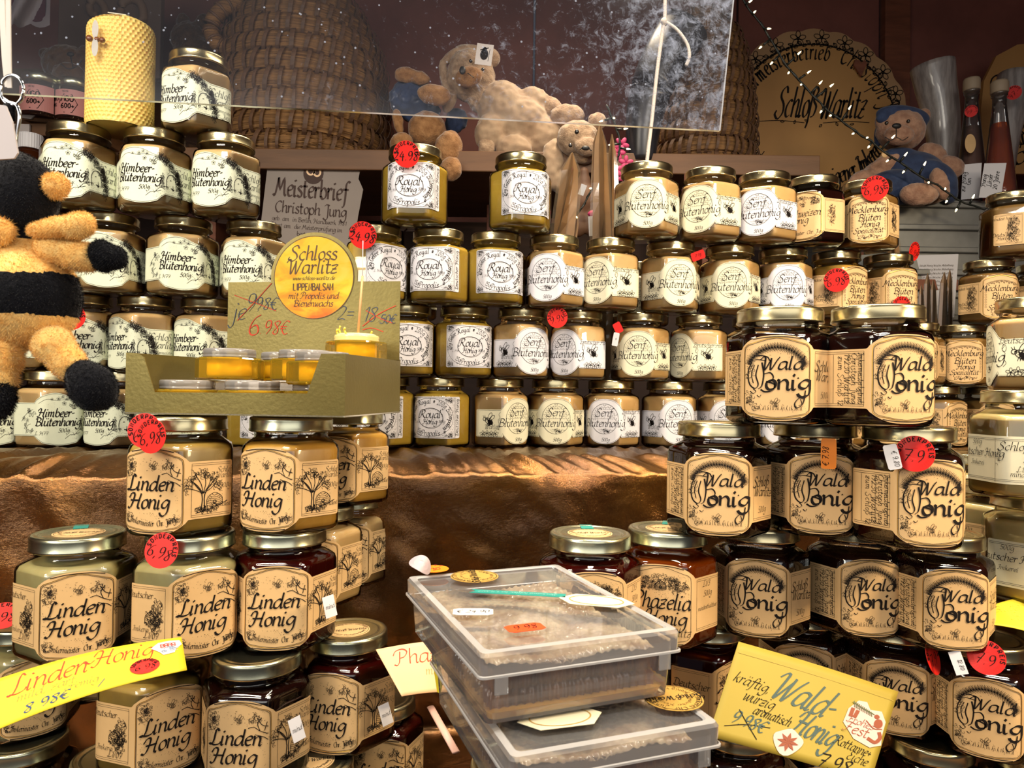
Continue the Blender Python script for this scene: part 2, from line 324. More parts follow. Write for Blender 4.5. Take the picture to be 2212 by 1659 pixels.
# ---------------------------------------------------------------- shimmering brown cloth
def satin():
    m, t, out = nt('shimmering_brown_satin')
    v = tc(t); n1 = node(t, 'ShaderNodeTexNoise', {'Vector': tc(t, scale=(3,3,5)), 'Scale': 3, 'Detail': 5})
    base = ramp(t, n1.outputs[0], [(.32, S((112,80,54))), (.50, S((136,98,58))), (.70, S((168,122,62)))])
    thr = node(t, 'ShaderNodeTexNoise', {'Vector': tc(t, scale=(60,60,900)), 'Scale': 3.0, 'Detail': 2})
    thr2 = node(t, 'ShaderNodeTexNoise', {'Vector': tc(t, scale=(900,60,60)), 'Scale': 3.0, 'Detail': 2})
    ad = node(t, 'ShaderNodeMath', {0: thr.outputs[0], 1: thr2.outputs[0]}, operation='ADD')
    bp = node(t, 'ShaderNodeBump', {'Strength': .32, 'Distance': .0010, 'Height': ad.outputs[0]})
    cr = node(t, 'ShaderNodeTexNoise', {'Vector': v, 'Scale': 16.0, 'Detail': 6, 'Roughness': .65, 'Distortion': .3})
    b2 = node(t, 'ShaderNodeBump', {'Strength': .30, 'Distance': .010, 'Height': cr.outputs[0], 'Normal': bp.outputs[0]})
    b = node(t, 'ShaderNodeBsdfPrincipled', {'Base Color': base, 'Metallic': .95, 'Roughness': .27, 'Normal': b2.outputs[0], 'Coat Weight': .3, 'Coat Roughness': .15, 'Coat Tint': (1.0,.80,.52,1), 'Coat Normal': b2.outputs[0], 'Coat IOR': 1.9})
    t.links.new(b.outputs[0], out.inputs[0]); return m
M_SATIN = satin()
def drape():
    X0, X1, nx = -1.35, 1.35, 780
    prof = []            # (y offset from step-edge line, z, kind)
    for i in range(10): prof.append((.62-i*.045, ZS0, 0))
    for i in range(1, 8): t = i/7; prof.append((.215-.165*t, ZS0-.001-.002*t**2, 1))
    for i in range(1, 15): t = i/14; prof.append((.050-.046*t, ZS0-.003-.017*t**1.5, 1))
    for i in range(1, 5): a = i/4*PI/2; prof.append((.004-.006*math.sin(a), ZS0-.020-.005*(1-math.cos(a)), 2))
    for i in range(1, 34): t = i/33; prof.append((-.002+.045*t, ZS0-.025-(ZS0-.025-ZT0-.006)*t, 3))
    for i in range(1, 26): t = i/25; prof.append((.043-.50*t, ZT0+.006-.006*min(1, t*6), 4))
    v, f = [], []
    for i in range(nx+1):
        x = X0+(X1-X0)*i/nx; ye = .895 + TYAW0*x
        for j, (dy, z, k) in enumerate(prof):
            y = ye+dy; p = Vector((x, y, z))
            if k in (1, 2):
                s = min(1, (.215-dy)/.08); sk = x + dy*(.9*math.sin(x*3+.4)+.5); q = .5-1.4*abs(noise.noise(Vector((sk*20, dy*2.0, 3))))+.7*noise.noise(Vector((sk*52, dy*4, 7)))
                s *= min(1, max(.3, (dy+.02)/.035)); p.z += s*.0105*q; p.y += .004*noise.noise(Vector((x*9, 0, 5))); p.y += .008*s*noise.noise(Vector((x*6, 1, 0)))*(1 if k == 2 else .3)
            elif k == 3:
                t = (ZS0-.025-z)/.33; q = noise.noise(Vector((x*7.5, z*2.2, 11)))*.020 + noise.noise(Vector((x*19+z*5, z*6, 4)))*.012+noise.noise(Vector((x*34+z*26, z*34, 9)))*.006
                p.y += q*(.35+t) - .006*t
            elif k == 4:
                t = (.043-dy)/.5; p.z += max(0, noise.noise(Vector((x*9, y*26, 2)))*.012+.006*noise.noise(Vector((x*30, y*44, 5))))*math.exp(-((t-.12)/.12)**2)
            v.append(p)
    m = len(prof)
    for i in range(nx):
        for j in range(m-1): f.append((i*m+j, i*m+j+1, (i+1)*m+j+1, (i+1)*m+j))
    o = mesh('tablecloth', v, f, M_SATIN, smooth=True); tag(o, 'shimmering dark brown and gold satin cloth draped over the step', 'cloth')
drape()
# ---------------------------------------------------------------- materials
INK = pbr('black_ink', S((26,20,18)), .75, spec=.2)
INKG = pbr('faded_ink', S((92,78,62)), .75, spec=.2)
GOLDINK = pbr('gold_ink', S((196,150,52)), .35, metal=.85)
RED = pbr('red_sticker', S((232,26,16)), .5, emit=None)
ORANGE = pbr('orange_sticker', S((252,140,10)), .5)
REDINK = pbr('red_ink', S((205,58,22)), .6)
BLUEINK = pbr('blue_ink', S((34,66,120)), .6)
GREYINK = pbr('slate_ink', S((58,84,82)), .6)
PAPER = {
 'himbeer': pbr('pale_green_paper', S((226,230,204)), .55, var=.06, vscale=60),
 'cream': pbr('cream_paper', S((236,230,200)), .55, var=.05, vscale=60),
 'white': pbr('white_paper', S((232,230,236)), .55, var=.05, vscale=60),
 'tan': pbr('tan_paper', S((230,190,134)), .5, var=.07, vscale=40),
 'peach': pbr('peach_paper', S((228,192,152)), .5, var=.07, vscale=40),
}
GLASS = clear('jar_glass', (.975, .985, .97))
M_LID = pbr('gold_lid_metal', S((200,188,148)), .24, metal=1.0, var=.10, vscale=22)
M_LIDG = pbr('pale_lid_metal', S((196,196,168)), .26, metal=1.0, var=.10, vscale=22)
def honey(name, c, c2=None, rough=.35, sss=.25, scale=26):
    return pbr(name, S(c), rough, sss=sss, col2=S(c2) if c2 else None, var=.12, vscale=scale, coat=.25)
def clear_honey(name, tint, body, mix):
    m, t, out = nt(name)
    tr = node(t, 'ShaderNodeBsdfTransparent', {'Color': (*tint, 1)})
    nz = node(t, 'ShaderNodeTexNoise', {'Vector': tc(t), 'Scale': 22.0})
    b = node(t, 'ShaderNodeBsdfPrincipled', {'Base Color': ramp(t, nz.outputs[0], [(.35, tuple(v*.6 for v in body)), (.7, body)]), 'Roughness': .08, 'Coat Weight': .6, 'Subsurface Weight': .3, 'Subsurface Radius': (.02,.008,.002)})
    tl = node(t, 'ShaderNodeBsdfTranslucent', {'Color': (*body, 1)})
    a = node(t, 'ShaderNodeMixShader', {0: .35, 1: b.outputs[0], 2: tl.outputs[0]})
    mx = node(t, 'ShaderNodeMixShader', {0: mix, 1: tr.outputs[0], 2: a.outputs[0]}); t.links.new(mx.outputs[0], out.inputs[0]); return m
HONEY = {
 'beige': honey('creamed_beige_honey', (226,188,132), (214,174,118)),
 'peach': honey('creamed_peach_honey', (232,188,128), (220,174,112)),
 'mustard': honey('mustard_yellow_honey', (204,168,66), (188,150,56)),
 'olive': honey('olive_gold_honey', (176,144,70), (156,124,58)),
 'gold': honey('orange_gold_honey', (208,158,70), (188,136,52)),
 'greenish': honey('greenish_honey', (180,168,118), (164,150,100)),
 'pale': honey('pale_creamed_honey', (232,206,140), (222,192,122)),
 'brown': honey('brown_gold_honey', (176,134,76), (156,116,62)),
 'dark': pbr('dark_forest_honey', S((34,12,8)), .1, coat=.8, var=.3, vscale=20),
 'darkred': clear_honey('dark_red_honey', (.42,.06,.02), S((84,16,10)), .86),
 'amber': clear_honey('amber_honey', (.9,.36,.06), S((196,88,14)), .6),
}
# ---------------------------------------------------------------- jar shell
AP, RC = .0433, .0145
def hexp(u, A=AP, off=0, rc=RC):
    a = (A-rc)*math.tan(PI/6); L = 2*a + rc*PI/3
    k = math.floor((u + L/2)/L); q = u - k*L; sg = 1 if q >= 0 else -1; q = abs(q)
    if q <= a: x, y, al = q, -(A+off), 0
    else: al = (q-a)/rc; x, y = a+(rc+off)*math.sin(al), -(A-rc)-(rc+off)*math.cos(al)
    x *= sg; c, s = math.cos(k*PI/3), math.sin(k*PI/3)
    return Vector((x*c - y*s, x*s + y*c, 0))
_a = (AP-RC)*math.tan(PI/6); LS = 2*_a + RC*PI/3
US = []
for k in range(6):
    for q in (-_a, -_a/3, _a/3, _a, _a+RC*PI/3*.25, _a+RC*PI/3*.5, _a+RC*PI/3*.75): US.append(k*LS+q)
def hring(z, scale, blend, cr, off=0):
    out = []
    for u in US:
        h = hexp(u, off=off)*scale; t = u/(6*LS)*2*PI; c = Vector((cr*math.sin(t), -cr*math.cos(t), 0))
        p = h.lerp(c, blend); out.append(Vector((p.x, p.y, z)))
    return out
SHELL = [(0,.86,0,.03),(.0015,.93,0,.03),(.004,.985,0,.03),(.0065,1,0,.03),(.0745,1,0,.03),(.0785,.975,.05,.0385),(.0815,.90,.32,.0375),(.0838,.86,.72,.0345),(.0855,.84,1,.0335),(.0875,.84,1,.0340),(.089,.84,1,.0334),(.1005,.84,1,.0334)]
def jar_glass(parent):
    v, f = [], []; rings(v, f, [hring(z, s, b, c) for z, s, b, c in SHELL], True, False)
    return mesh('glass_body', v, f, GLASS, parent, True)
def jar_honey(parent, mat, fill=.0805):
    v, f = [], []; P = [(.004,.86,0,.03),(.0055,.94,0,.03),(.009,.965,0,.03),(.0742,.965,0,.03)]
    if fill > .0785: P += [(.078,.935,.08,.036),(fill,.86,.4,.0345)]
    else: P = P[:3]+[(fill-.002,.965,0,.03),(fill,.95,0,.03)]
    rings(v, f, [hring(z, s, b, c) for z, s, b, c in P]); return mesh('honey', v, f, mat, parent, True)
def jar_lid(parent, mat):
    pr = [(.0362,.0912),(.0376,.0905),(.0386,.0912),(.0386,.0925),(.0380,.0935),(.0382,.1005),(.0379,.1025),(.0370,.1037),(.0355,.1040),(.0335,.1039),(.0325,.1031),(.0300,.1029),(.0290,.1034),(.0275,.1029),(.002,.1027)]
    return lathe('lid', pr, mat, parent, 48, True, True)
def crest(hw=.0285, t=.0775, b=.0035, wt=.0655, wb=.0155, arch=.0085, w=.074):
    def top(u):
        a = abs(u)
        if a < hw: return t - arch*(a/hw)**3
        if a < hw+.004: k = (a-hw)/.004; k = k*k*(3-2*k); return (t-arch)*(1-k)+wt*k
        return wt
    def bot(u):
        a = abs(u)
        if a < hw: return b + arch*(a/hw)**3
        if a < hw+.004: k = (a-hw)/.004; k = k*k*(3-2*k); return (b+arch)*(1-k)+wb*k
        return wb
    return top, bot, -w, w
def himb():
    def top(u):
        if u < -.034: return .061
        if u < -.027: return .061 + .007*((u+.034)/.007)**.6
        if u < .012: return .068 + .0065*math.cos((u+.008)/.02*PI/2*.98) if abs(u+.008) < .02 else .068
        if u < .046: return .0685 - .010*((u-.012)/.034)**.8
        return .0585
    def bot(u):
        if u < -.034: return .017
        if u < -.022: return .017 - .0095*((u+.034)/.012)
        if u < .020: return .0075 - .0035*math.cos((u+.001)/.021*PI/2)
        if u < .030: return .0075 + .0095*((u-.020)/.010)**.8
        return .0165
    return top, bot, -.072, .084
def senf():
    def top(u):
        a = abs(u)
        if a < .0275: return .0465 + .0285*math.sqrt(max(0, 1-(a/.031)**2.4))
        if a < .031: return .0465+.0285*math.sqrt(max(0, 1-(.0275/.031)**2.4)) + (.0575-(.0465+.0285*math.sqrt(1-(.0275/.031)**2.4)))*((a-.0275)/.0035)
        return .0575
    def bot(u):
        a = abs(u)
        q = .037-.031*math.sqrt(max(0, 1-(min(a,.0275)/.031)**2.4))
        return q if a < .0275 else min(q, .0165)+(.0165-min(q,.0165))*min(1, (a-.0275)/.0035)
    return top, bot, -.072, .078
def royal(): return (lambda u: .0755), (lambda u: .0145), -.045, .046
def strip(): return (lambda u: .0600), (lambda u: .0150), -.075, .075
def jlabel(parent, mat, shape, off=.0004):
    top, bot, u0, u1 = shape; n = int((u1-u0)/.0012); v, f = [], []
    for i in range(n+1):
        u = u0+(u1-u0)*i/n; q = hexp(u, off=off); b, t = bot(u), top(u)
        e = min(i, n-i)*.0012
        if e < .002: b += (.002-e)*.6; t -= (.002-e)*.6
        v += [Vector((q.x, q.y, b)), Vector((q.x, q.y, t))]
    for i in range(n): f.append((2*i, 2*i+2, 2*i+3, 2*i+1))
    return mesh('label', v, f, mat, parent)
def onjar(off=.00075): return lambda x, y: (lambda q: Vector((q.x, q.y, y)))(hexp(x, off=off))
def outline(I, shape, d, w, wing=True, lim=None):
    top, bot, u0, u1 = shape; n = 90; lo, hi = (u0+.003, u1-.003) if lim is None else lim
    for fn, sg in ((top, -1), (bot, 1)):
        P = []
        for i in range(n+1):
            u = lo+(hi-lo)*i/n; P.append((u, fn(u)+sg*d))
        I.stroke(P, w, None, 0)
def round_frame(I, x0, x1, y0, y1, c, w, top=.0):
    P = [(x0, y0+c), (x0+c*.3, y0+c*.3), (x0+c, y0), ((x0+x1)/2, y0-top*.6), (x1-c, y0), (x1-c*.3, y0+c*.3), (x1, y0+c), (x1, (y0+y1)/2), (x1, y1-c), (x1-c*.3, y1-c*.3), (x1-c, y1), ((x0+x1)/2, y1+top), (x0+c, y1), (x0+c*.3, y1-c*.3), (x0, y1-c), (x0, (y0+y1)/2)]
    I.stroke(P, w, None, 3, True)
def vtext(I, s, x, y, h, w=None, up=False): I.along(s, lambda t: (x, y+(.0215-.043*t)*(-1 if up else 1)*(1.25 if up else 1), PI/2 if up else -PI/2), h, w)
def art(kind):
    I, D = Ink(), Ink()          # lettering, drawing
    if kind == 'himbeer':
        I.text('Himbeer-', -.006, .0425, .0115, .0017, sx=.88); I.text('Bl\u00fctenhonig', -.004, .0305, .0115, .0017, sx=.86); I.text('500g', .003, .0215, .0062, .0007)
        I.text('L. H77', -.024, .0185, .0050, .0005); I.text('Schlo\u00df', .060, .0440, .0095, .0008); I.text('Warlitz', .063, .0330, .0095, .0008); I.text('Imkermeister', .063, .0250, .0045, .0004); I.text('Chr. Jung', .063, .0185, .0055, .0005)
        for x, y, k in ((-.004,.0665,.0011),(.001,.0690,.0010),(.006,.0665,.0011),(.003,.0605,.0012),(-.012,.0660,.0008)): D.flower(x, y, k)
        D.bee(.0145, .0560, .0014); D.bee(.0285, .0565, .0013)
        D.stroke([(-.028,.060),(-.018,.066),(-.008,.0645),(.006,.0655),(.018,.063),(.028,.0575)], .0003, None, 4)
        D.stroke([(.016,.0175),(.022,.024),(.026,.026),(.030,.027),(.034,.0262)], .0004, None, 4); D.stroke([(.005,.013),(.011,.018),(.016,.0185),(.024,.021)], .0004, None, 4)
        D.stroke([(.031,.024),(.0305,.034),(.033,.041),(.038,.0435),(.0435,.041),(.0455,.034),(.046,.026)], .0007, None, 4)
        D.stroke([(.0405,.0235),(.041,.031),(.0415,.0235)], .0009, None, 0); D.stroke([(.0375,.0262),(.0425,.0250)], .0011, None, 0); D.stroke([(.036,.036),(.038,.0362)], .0009, None, 0)
        for k in range(42):
            t = k/41; x = .020+.035*t; y = .0660-.034*t**1.7
            D.scribble(x, y-.002, .0032, .0035+.004*t, 8, .00032, .0028)
            if k > 18: D.scribble(.0475+.006*(k-18)/23, .050-.034*(k-18)/23, .003, .006, 7, .0004, .003)
        for k in range(14): D.leaf(.0275-.001*(k%3), .0225+.0013*k, 2.2+.9*((k*7)%5-2)*.4, .0042)
        D.dots(220, .031, .047, .024, .045, .0003, lambda x, y: ((x-.0385)/.0075)**2+((y-.033)/.011)**2 > .8)
        D.dots(180, .006, .050, .012, .030, .0003); D.dots(90, -.025, .045, .045, .066, .00022)
        for k in range(7):
            D.leaf(-.045+.0015*k, .047+.001*((k*5)%4), .4+k*.9, .006); D.leaf(-.050+.002*k, .030-.0013*k, 1+k*1.1, .0055)
        D.flower(-.052, .040, .0012); D.flower(-.046, .038, .0012); D.stroke([(-.036,.052),(-.042,.050),(-.050,.044),(-.056,.036)], .0004, None, 4); D.stroke([(-.048,.020),(-.046,.030),(-.040,.033)], .0004, None, 4)
        outline(D, himb(), .0012, .00032)
    elif kind in ('senf',):
        I.text('Senf', -.001, .0485, .0125, .0011); I.text('Bl\u00fctenhonig', .000, .0325, .0125, .00115, sx=.97); I.text('500g', .002, .0105, .0058, .0006)
        D.ell(0, .0445, .0222, .0232, .0005, n=30)
        for r in range(15):
            y = .0248+r*.0029
            for c in range(9):
                x = -.0205+c*.0051+(r % 2)*.0025
                if (x/.0212)**2+((y-.0445)/.0222)**2 < .93 and not (.030 < y < .0445 and abs(x) < .016) and not (.047 < y < .059 and abs(x) < .010):
                    D.stroke([(x-.0019,y+.0004),(x,y-.0003-.04*abs(x)),(x+.0019,y+.0004)], .00028, None, 2)
                    if (r+c) % 2 == 0: D.stroke([(x-.0020,y-.001),(x-.0020,y+.0016)], .00028, None, 0); D.stroke([(x+.0021,y-.001),(x+.0021,y+.0016)], .00028, None, 0)
        D.stroke([(-.003,.0285),(.003,.0292),(.003,.0276),(-.003,.027)], .0006, None, 0, True); D.scribble(.003, .0245, .004, .0008, 14, .0005)
        for sg in (1, -1):
            cx = .050*sg; D.bee(cx, .040, .0026, 1)
            for q in range(26): D.stroke([(cx-.003+q*.0003,.043-q*.0001),(cx+.001+q*.0002,.0345)], .0005 if q % 3 == 0 else .00025, None, 0)
            D.disc(cx-.0055, .0432, .0011); D.scribble(cx+.003, .037, .005, .003, 20, .0005)
            for k in range(4): D.flower(cx-.010+.007*k, .0205+.001*(k % 2), .0021)
        I.text('Deutscher Honig', .056, .0525, .0072, .0006); I.text('Warlitz', -.044, .0285, .0070, .0006)
        D.stroke([(.031,.054),(.0335,.050),(.0315,.046),(.0345,.042),(.033,.036),(.0355,.031),(.0325,.027)], .0004, None, 4); D.stroke([(-.031,.054),(-.0335,.050),(-.0315,.046),(-.0345,.042),(-.033,.036),(-.0355,.031),(-.0325,.027)], .0004, None, 4)
        D.ell(.0335, .0475, .0022, .004, .0004, n=10); outline(D, senf(), .0012, .0003)
    elif kind == 'royal':
        cx, cy = -.0055, .045
        I.text('Royal', -.005, .0445, .0118, .0013); I.text('Honig', -.005, .0352, .0080, .0010); I.text('500g', .0135, .0375, .0045, .0005); I.text('+', .0135, .0475, .006, .0006)
        s1 = '20g Gelee Royal * 200g Bl\u00fctenpollen'
        def fr(t):
            a = PI*1.08 - t*PI*1.34; return cx+.0298*math.cos(a), cy+.0205*math.sin(a), math.atan2(-.0205*math.cos(a), .0298*math.sin(a))
        I.along(s1, fr, .0074, .0008)
        I.text('15g', -.024, .0235, .0068, .0007, rot=-.5); I.text('Propolis', -.0045, .0185, .0082, .00085); I.text('*', .0175, .0205, .008, .0006); I.text('*', -.034, .0385, .007, .0006); I.text('L. H18', -.027, .0365, .0035, .0003)
        D.ell(-.004, .044, .0195, .0148, .0005, n=30, rot=-.05); D.ell(-.004, .044, .0188, .0140, .00025, n=26, rot=.03)
        D.ell(cx, cy, .0372, .0282, .00045, n=36)
        D.dots(1100, -.043, .0345, .0165, .0735, .00032, lambda x, y: ((x-cx)/.0382)**2+((y-cy)/.0292)**2 > 1)
        for sx in (-1, 1):
            for sy in (-1, 1): D.flower(cx+sx*.0335, cy+sy*.0245, .0016); D.scribble(cx+sx*.030, cy+sy*.026, .006, .003, 26, .0003)
        D.dots(260, -.023, .014, .030, .058, .00026, lambda x, y: .62 < ((x+.004)/.0185)**2+((y-.044)/.0138)**2 < 1)
        for x in (-.0435, .0345, .0365): D.stroke([(x,.016),(x,.074)], .0003, None, 0)
        for y in (.016, .074): D.stroke([(-.0435,y),(.0365,y)], .0003, None, 0)
        vtext(I, 'Deutscher Honig', .0432, .045, .0068, .00065, True)
    else:
        sh = crest()
        if kind in ('wald', 'linden', 'phazelia', 'meck', 'buch'):
            round_frame(D, -.0268, .0268, .0095, .0700, .007, .00035, .0050)
            D.stroke([(-.020,.0742),(-.010,.0758),(.0,.0762),(.010,.0758),(.020,.0742)], .0007, None, 4); D.stroke([(-.020,.0068),(-.010,.0054),(.0,.0050),(.010,.0054),(.020,.0068)], .0007, None, 4)
            for sg in (1, -1):
                for y in (.0636, .0620, .0174, .0190): D.stroke([(sg*.0345,y),(sg*.071,y)], .00026, None, 0)
                D.stroke([(sg*.0345,.0174),(sg*.0345,.0636)], .00026, None, 0)
        if kind == 'wald':
            I.text('Wald', .0050, .0480, .0116, .0019, sx=1.18); I.text("'s.", .0215, .0500, .0075, .0008)
            I.text('onig', .0095, .0305, .0150, .0027, sx=1.32, slant=.05)
            # the ornamental initial
            for P, w in (([(-.0225,.0560),(-.0165,.0600),(-.0080,.0590),(-.0055,.0555)], .0012), ([(-.0245,.0540),(-.017,.0565),(-.0085,.0555)], .0009), ([(-.0205,.0545),(-.0235,.0460),(-.0225,.0360),(-.0180,.0315),(-.0150,.0350),(-.0170,.0430),(-.0150,.0520)], .0013), ([(-.0180,.0520),(-.0205,.0440),(-.0190,.0360)], .0008),
                         ([(-.0120,.0540),(-.0105,.0440),(-.0120,.0340),(-.0150,.0310)], .0016), ([(-.0105,.0440),(-.0050,.0450),(-.0025,.0410),(-.0055,.0370),(-.0085,.0375)], .0014), ([(-.0060,.0370),(-.0015,.0350),(-.0030,.0300),(-.0090,.0285),(-.0130,.0305)], .0016),
                         ([(-.0215,.0290),(-.0190,.0270),(-.0170,.0290),(-.0190,.0310)], .0008), ([(-.0160,.0255),(-.0140,.0240),(-.0125,.0260)], .0008), ([(.0235,.0300),(.0215,.0190),(.0165,.0150),(.0150,.0190),(.0190,.0240),(.0245,.0260)], .0014), ([(.0180,.0170),(.0205,.0185),(.0195,.0225)], .0008)):
                I.stroke(P, w, .7, 4)
            for k in range(3): I.dot(.0175, .0405, .0009)
            for k in range(26):
                a = PI*.90-k*PI*.78/25; x, y = .024*math.cos(a), .0455+.0215*math.sin(a)
                for q in range(9): D.stroke([(x, y), (x+.0046*math.cos(a-PI/2+(-.9+.3*q)), y+.0046*math.sin(a-PI/2+(-.9+.3*q)))], .00028, None, 0)
            D.scribble(-.0225, .046, .003, .011, 26, .0003); D.scribble(-.0225, .0235, .003, .005, 24, .0003)
            D.dots(240, -.025, .025, .0115, .066, .00026, lambda x, y: y < .019 or y > .057 or x < -.020); D.bee(-.001, .0180, .0011)
            for k in range(30): x = -.020+.0014*k; D.stroke([(x,.0128),(x+.0012*math.sin(k*2.3),.0150+.001*(k % 3))], .00028, None, 0)
            I.text('500g', -.0205, .0160, .0052, .0005, rot=-.6); I.text('Schlo\u00df', .0485, .0470, .0092, .0009); I.text('Warlitz', .0515, .0380, .0092, .0009, rot=-.1); I.text('500g', .050, .0235, .0062, .0005)
            vtext(I, 'Imkermeisterbetrieb', -.0395, .0405, .0056, .00055); vtext(I, 'Christoph Jung', -.0455, .0405, .0056, .00055); vtext(I, '19230 Warlitz', -.0520, .0405, .0062, .00055); vtext(I, 'zum Schlo\u00df 12', -.0580, .0385, .0056, .0005)
            for x in (-.0365, -.0485, -.0625): D.stroke([(x,.0195),(x,.0615)], .0003, None, 0)
        elif kind == 'linden':
            I.text('Linden', -.0015, .0410, .0135, .0020); I.text('Honig', -.0025, .0255, .0138, .0020)
            s2 = 'Imkermeister  Chr. Jung'
            I.along(s2, lambda t: (-.0205+.043*t, .0105+.0042*(2*t-1)**2, .38*(2*t-1)), .0052, .00055)
            D.bee(.0010, .0610, .0011)
            for (x, y, rx, ry, n) in ((-.0215,.0580,.004,.006,40),(-.0190,.0640,.005,.003,26),(.014,.0630,.005,.004,26),(-.0215,.0170,.004,.005,24),(.0205,.0165,.004,.003,20)): D.scribble(x, y, rx, ry, n, .0003, .0026)
            for P in ([(.0255,.0500),(.0190,.0530),(.0140,.0560),(.0090,.0550)], [(.0190,.0530),(.0170,.0590),(.0200,.0640)], [(.0255,.0560),(.0205,.0580),(.0165,.0640)], [(.0255,.0450),(.0215,.0480),(.0150,.0500)], [(.0225,.0530),(.0245,.0600)]): D.stroke(P, .0006, None, 4)
            D.dots(330, -.0255, .0255, .0125, .069, .00026, lambda x, y: y < .022 or y > .056 or abs(x) > .019)
            D.tree(.0450, .0230, .034); D.skep(.0560, .0270, .0075); D.scribble(.048, .0235, .010, .0022, 50, .0004); D.stroke([(.0385,.0205),(.0550,.0240),(.0680,.0290)], .0007, None, 4)
            I.text('mindest', .064, .0245, .0042, .0004); I.text('bis:', .056, .0205, .0042, .0004); I.text('Schlo\u00df', .0655, .0550, .0050, .0004); I.text('Warlitz', .0655, .0500, .0050, .0004); I.text('500g', .066, .0410, .0050, .0004)
            D.skep(-.0480, .0330, .0080); D.scribble(-.0440, .0400, .0065, .0150, 90, .00035, .003); D.scribble(-.0480, .0360, .0085, .008, 50, .0004, .003)
            I.text('Deutscher', -.0615, .0540, .0060, .0006); I.text('L1/07', -.0490, .0205, .0060, .0006); I.text('Imkerei', -.0600, .0255, .0050, .0004)
        elif kind == 'phazelia':
            I.text('Phazelia', .000, .0375, .0150, .0019, sx=.86); I.text('Honig', .004, .0235, .0135, .0018); I.text('Warlitz', .013, .0135, .0080, .0007)
            D.skep(-.001, .0555, .0052, .0005); D.scribble(-.0150, .0590, .0095, .0055, 110, .0003, .0026); D.scribble(.0150, .0590, .0095, .0055, 110, .0003, .0026); D.scribble(0, .0650, .015, .003, 60, .0003)
            D.dots(300, -.025, .025, .044, .069, .00026)
            I.text('L1/3', .050, .0560, .0058, .0005); I.text('500g', .052, .0470, .0058, .0005); I.text('mindesthaltbar', .052, .0350, .0042, .0004); I.text('Deutscher', -.052, .0470, .0080, .0008); I.text('Honig', -.050, .0380, .0080, .0008)
        elif kind == 'meck':
            I.text('Mecklenburg', -.001, .0500, .0100, .0012, sx=.98); I.text('Bl\u00fcten', .001, .0375, .0105, .0012); I.text('Honig', .002, .0280, .0095, .0012); I.text('Spezialit\u00e4t', .0, .0190, .0080, .0009)
            for k in range(24):
                t = k/23; x = -.022+.044*t; D.ell(x, .0665-.005*(2*t-1)**2, .0014, .0012, .0003, n=7)
                if k % 2: D.leaf(x, .0645-.005*(2*t-1)**2, -1.2+(k % 4)*.5, .003)
            for k in range(9): D.ell(-.0235, .024+.004*k, .0013, .0013, .0003, n=7); D.ell(.0235, .024+.004*k, .0013, .0013, .0003, n=7)
            D.scribble(0, .0130, .017, .0022, 60, .0003)
            for sg in (1, -1):
                for k in range(30): D.leaf(sg*(.048+.006*math.sin(k*1.7)), .024+.0011*k, .5+1.3*math.sin(k*2.1), .0065, .0003)
                D.scribble(sg*.048, .040, .007, .017, 110, .00032, .003)
            I.text('mindest haltbar', -.058, .0560, .0048, .0005); I.text('Deutscher', -.061, .0300, .0062, .0006); I.text('Honig', -.060, .0240, .0062, .0006); I.text('500g', -.046, .0200, .0056, .0005)
        elif kind == 'buch':
            I.text('Buchweizen', -.001, .0400, .0110, .0011, sx=.92); I.text('Honig', -.006, .0300, .0105, .0011); I.text('Imkermeister  Chr. Jung', 0, .0130, .0056, .0006)
            D.bee(0, .0570, .0013); D.scribble(-.0180, .0630, .006, .004, 60, .0003); D.scribble(.0180, .0610, .006, .006, 80, .0003); D.scribble(0, .0670, .018, .002, 60, .0003); D.scribble(.047, .042, .007, .015, 120, .00035); D.scribble(-.047, .042, .007, .015, 120, .00035)
        elif kind == 'plain':
            I.text('Schlo\u00df Warlitz', .0, .0470, .0080, .0008); I.text('500g', .0, .0360, .0075, .0007); I.text('L1/220', -.005, .0270, .0052, .0005); I.text('mindesthaltbar', .0, .0225, .0050, .0005)
            I.text('Deutscher Honig', -.053, .0400, .0078, .0008); I.text('Imkerei', -.055, .0310, .0050, .0005); I.text('500g', -.056, .0510, .0055, .0005)
            for y in (.0575, .056, .0175, .019): D.stroke([(-.073,y),(.073,y)], .0003, None, 0)
            for x in (-.031, .031): D.stroke([(x,.0165),(x,.058)], .0003, None, 0); D.scribble(x*.9, .04, .001, .012, 10, .0003)
    return I, D
SHAPES = {'himbeer': himb, 'senf': senf, 'royal': royal, 'plain': strip}
_art, _proto = {}, {}
def jar_proto(kind, paper, hon, fill, lidm):
    """first jar of its sort: glass body, honey, lid, label > lettering, drawing"""
    r = empty('honey_jar', (0, 0, 0)); jar_glass(r)
    jar_honey(r, HONEY[hon], fill); jar_lid(r, M_LIDG if lidm else M_LID)
    sh = SHAPES.get(kind, crest)(); lb = jlabel(r, PAPER[paper], sh)
    if kind not in _art: _art[kind] = art(kind)
    I, D = _art[kind]
    lay('lettering', I, INK, onjar(.00085), lb); lay('drawing', D, INK, onjar(.00070), lb)
    if kind in ('wald', 'linden', 'meck', 'buch'):
        g = Ink(); round_frame(g, -.0276, .0276, .0088, .0707, .007, .0005, .0052); lay('gold_line', g, GOLDINK, onjar(.00070), lb)
    return r
def on_line(px, Y, z):
    a, b = at(px, 0, Y), at(px, H, Y); t = (z-a.z)/(b.z-a.z); return a.lerp(b, t)
JARS = {}
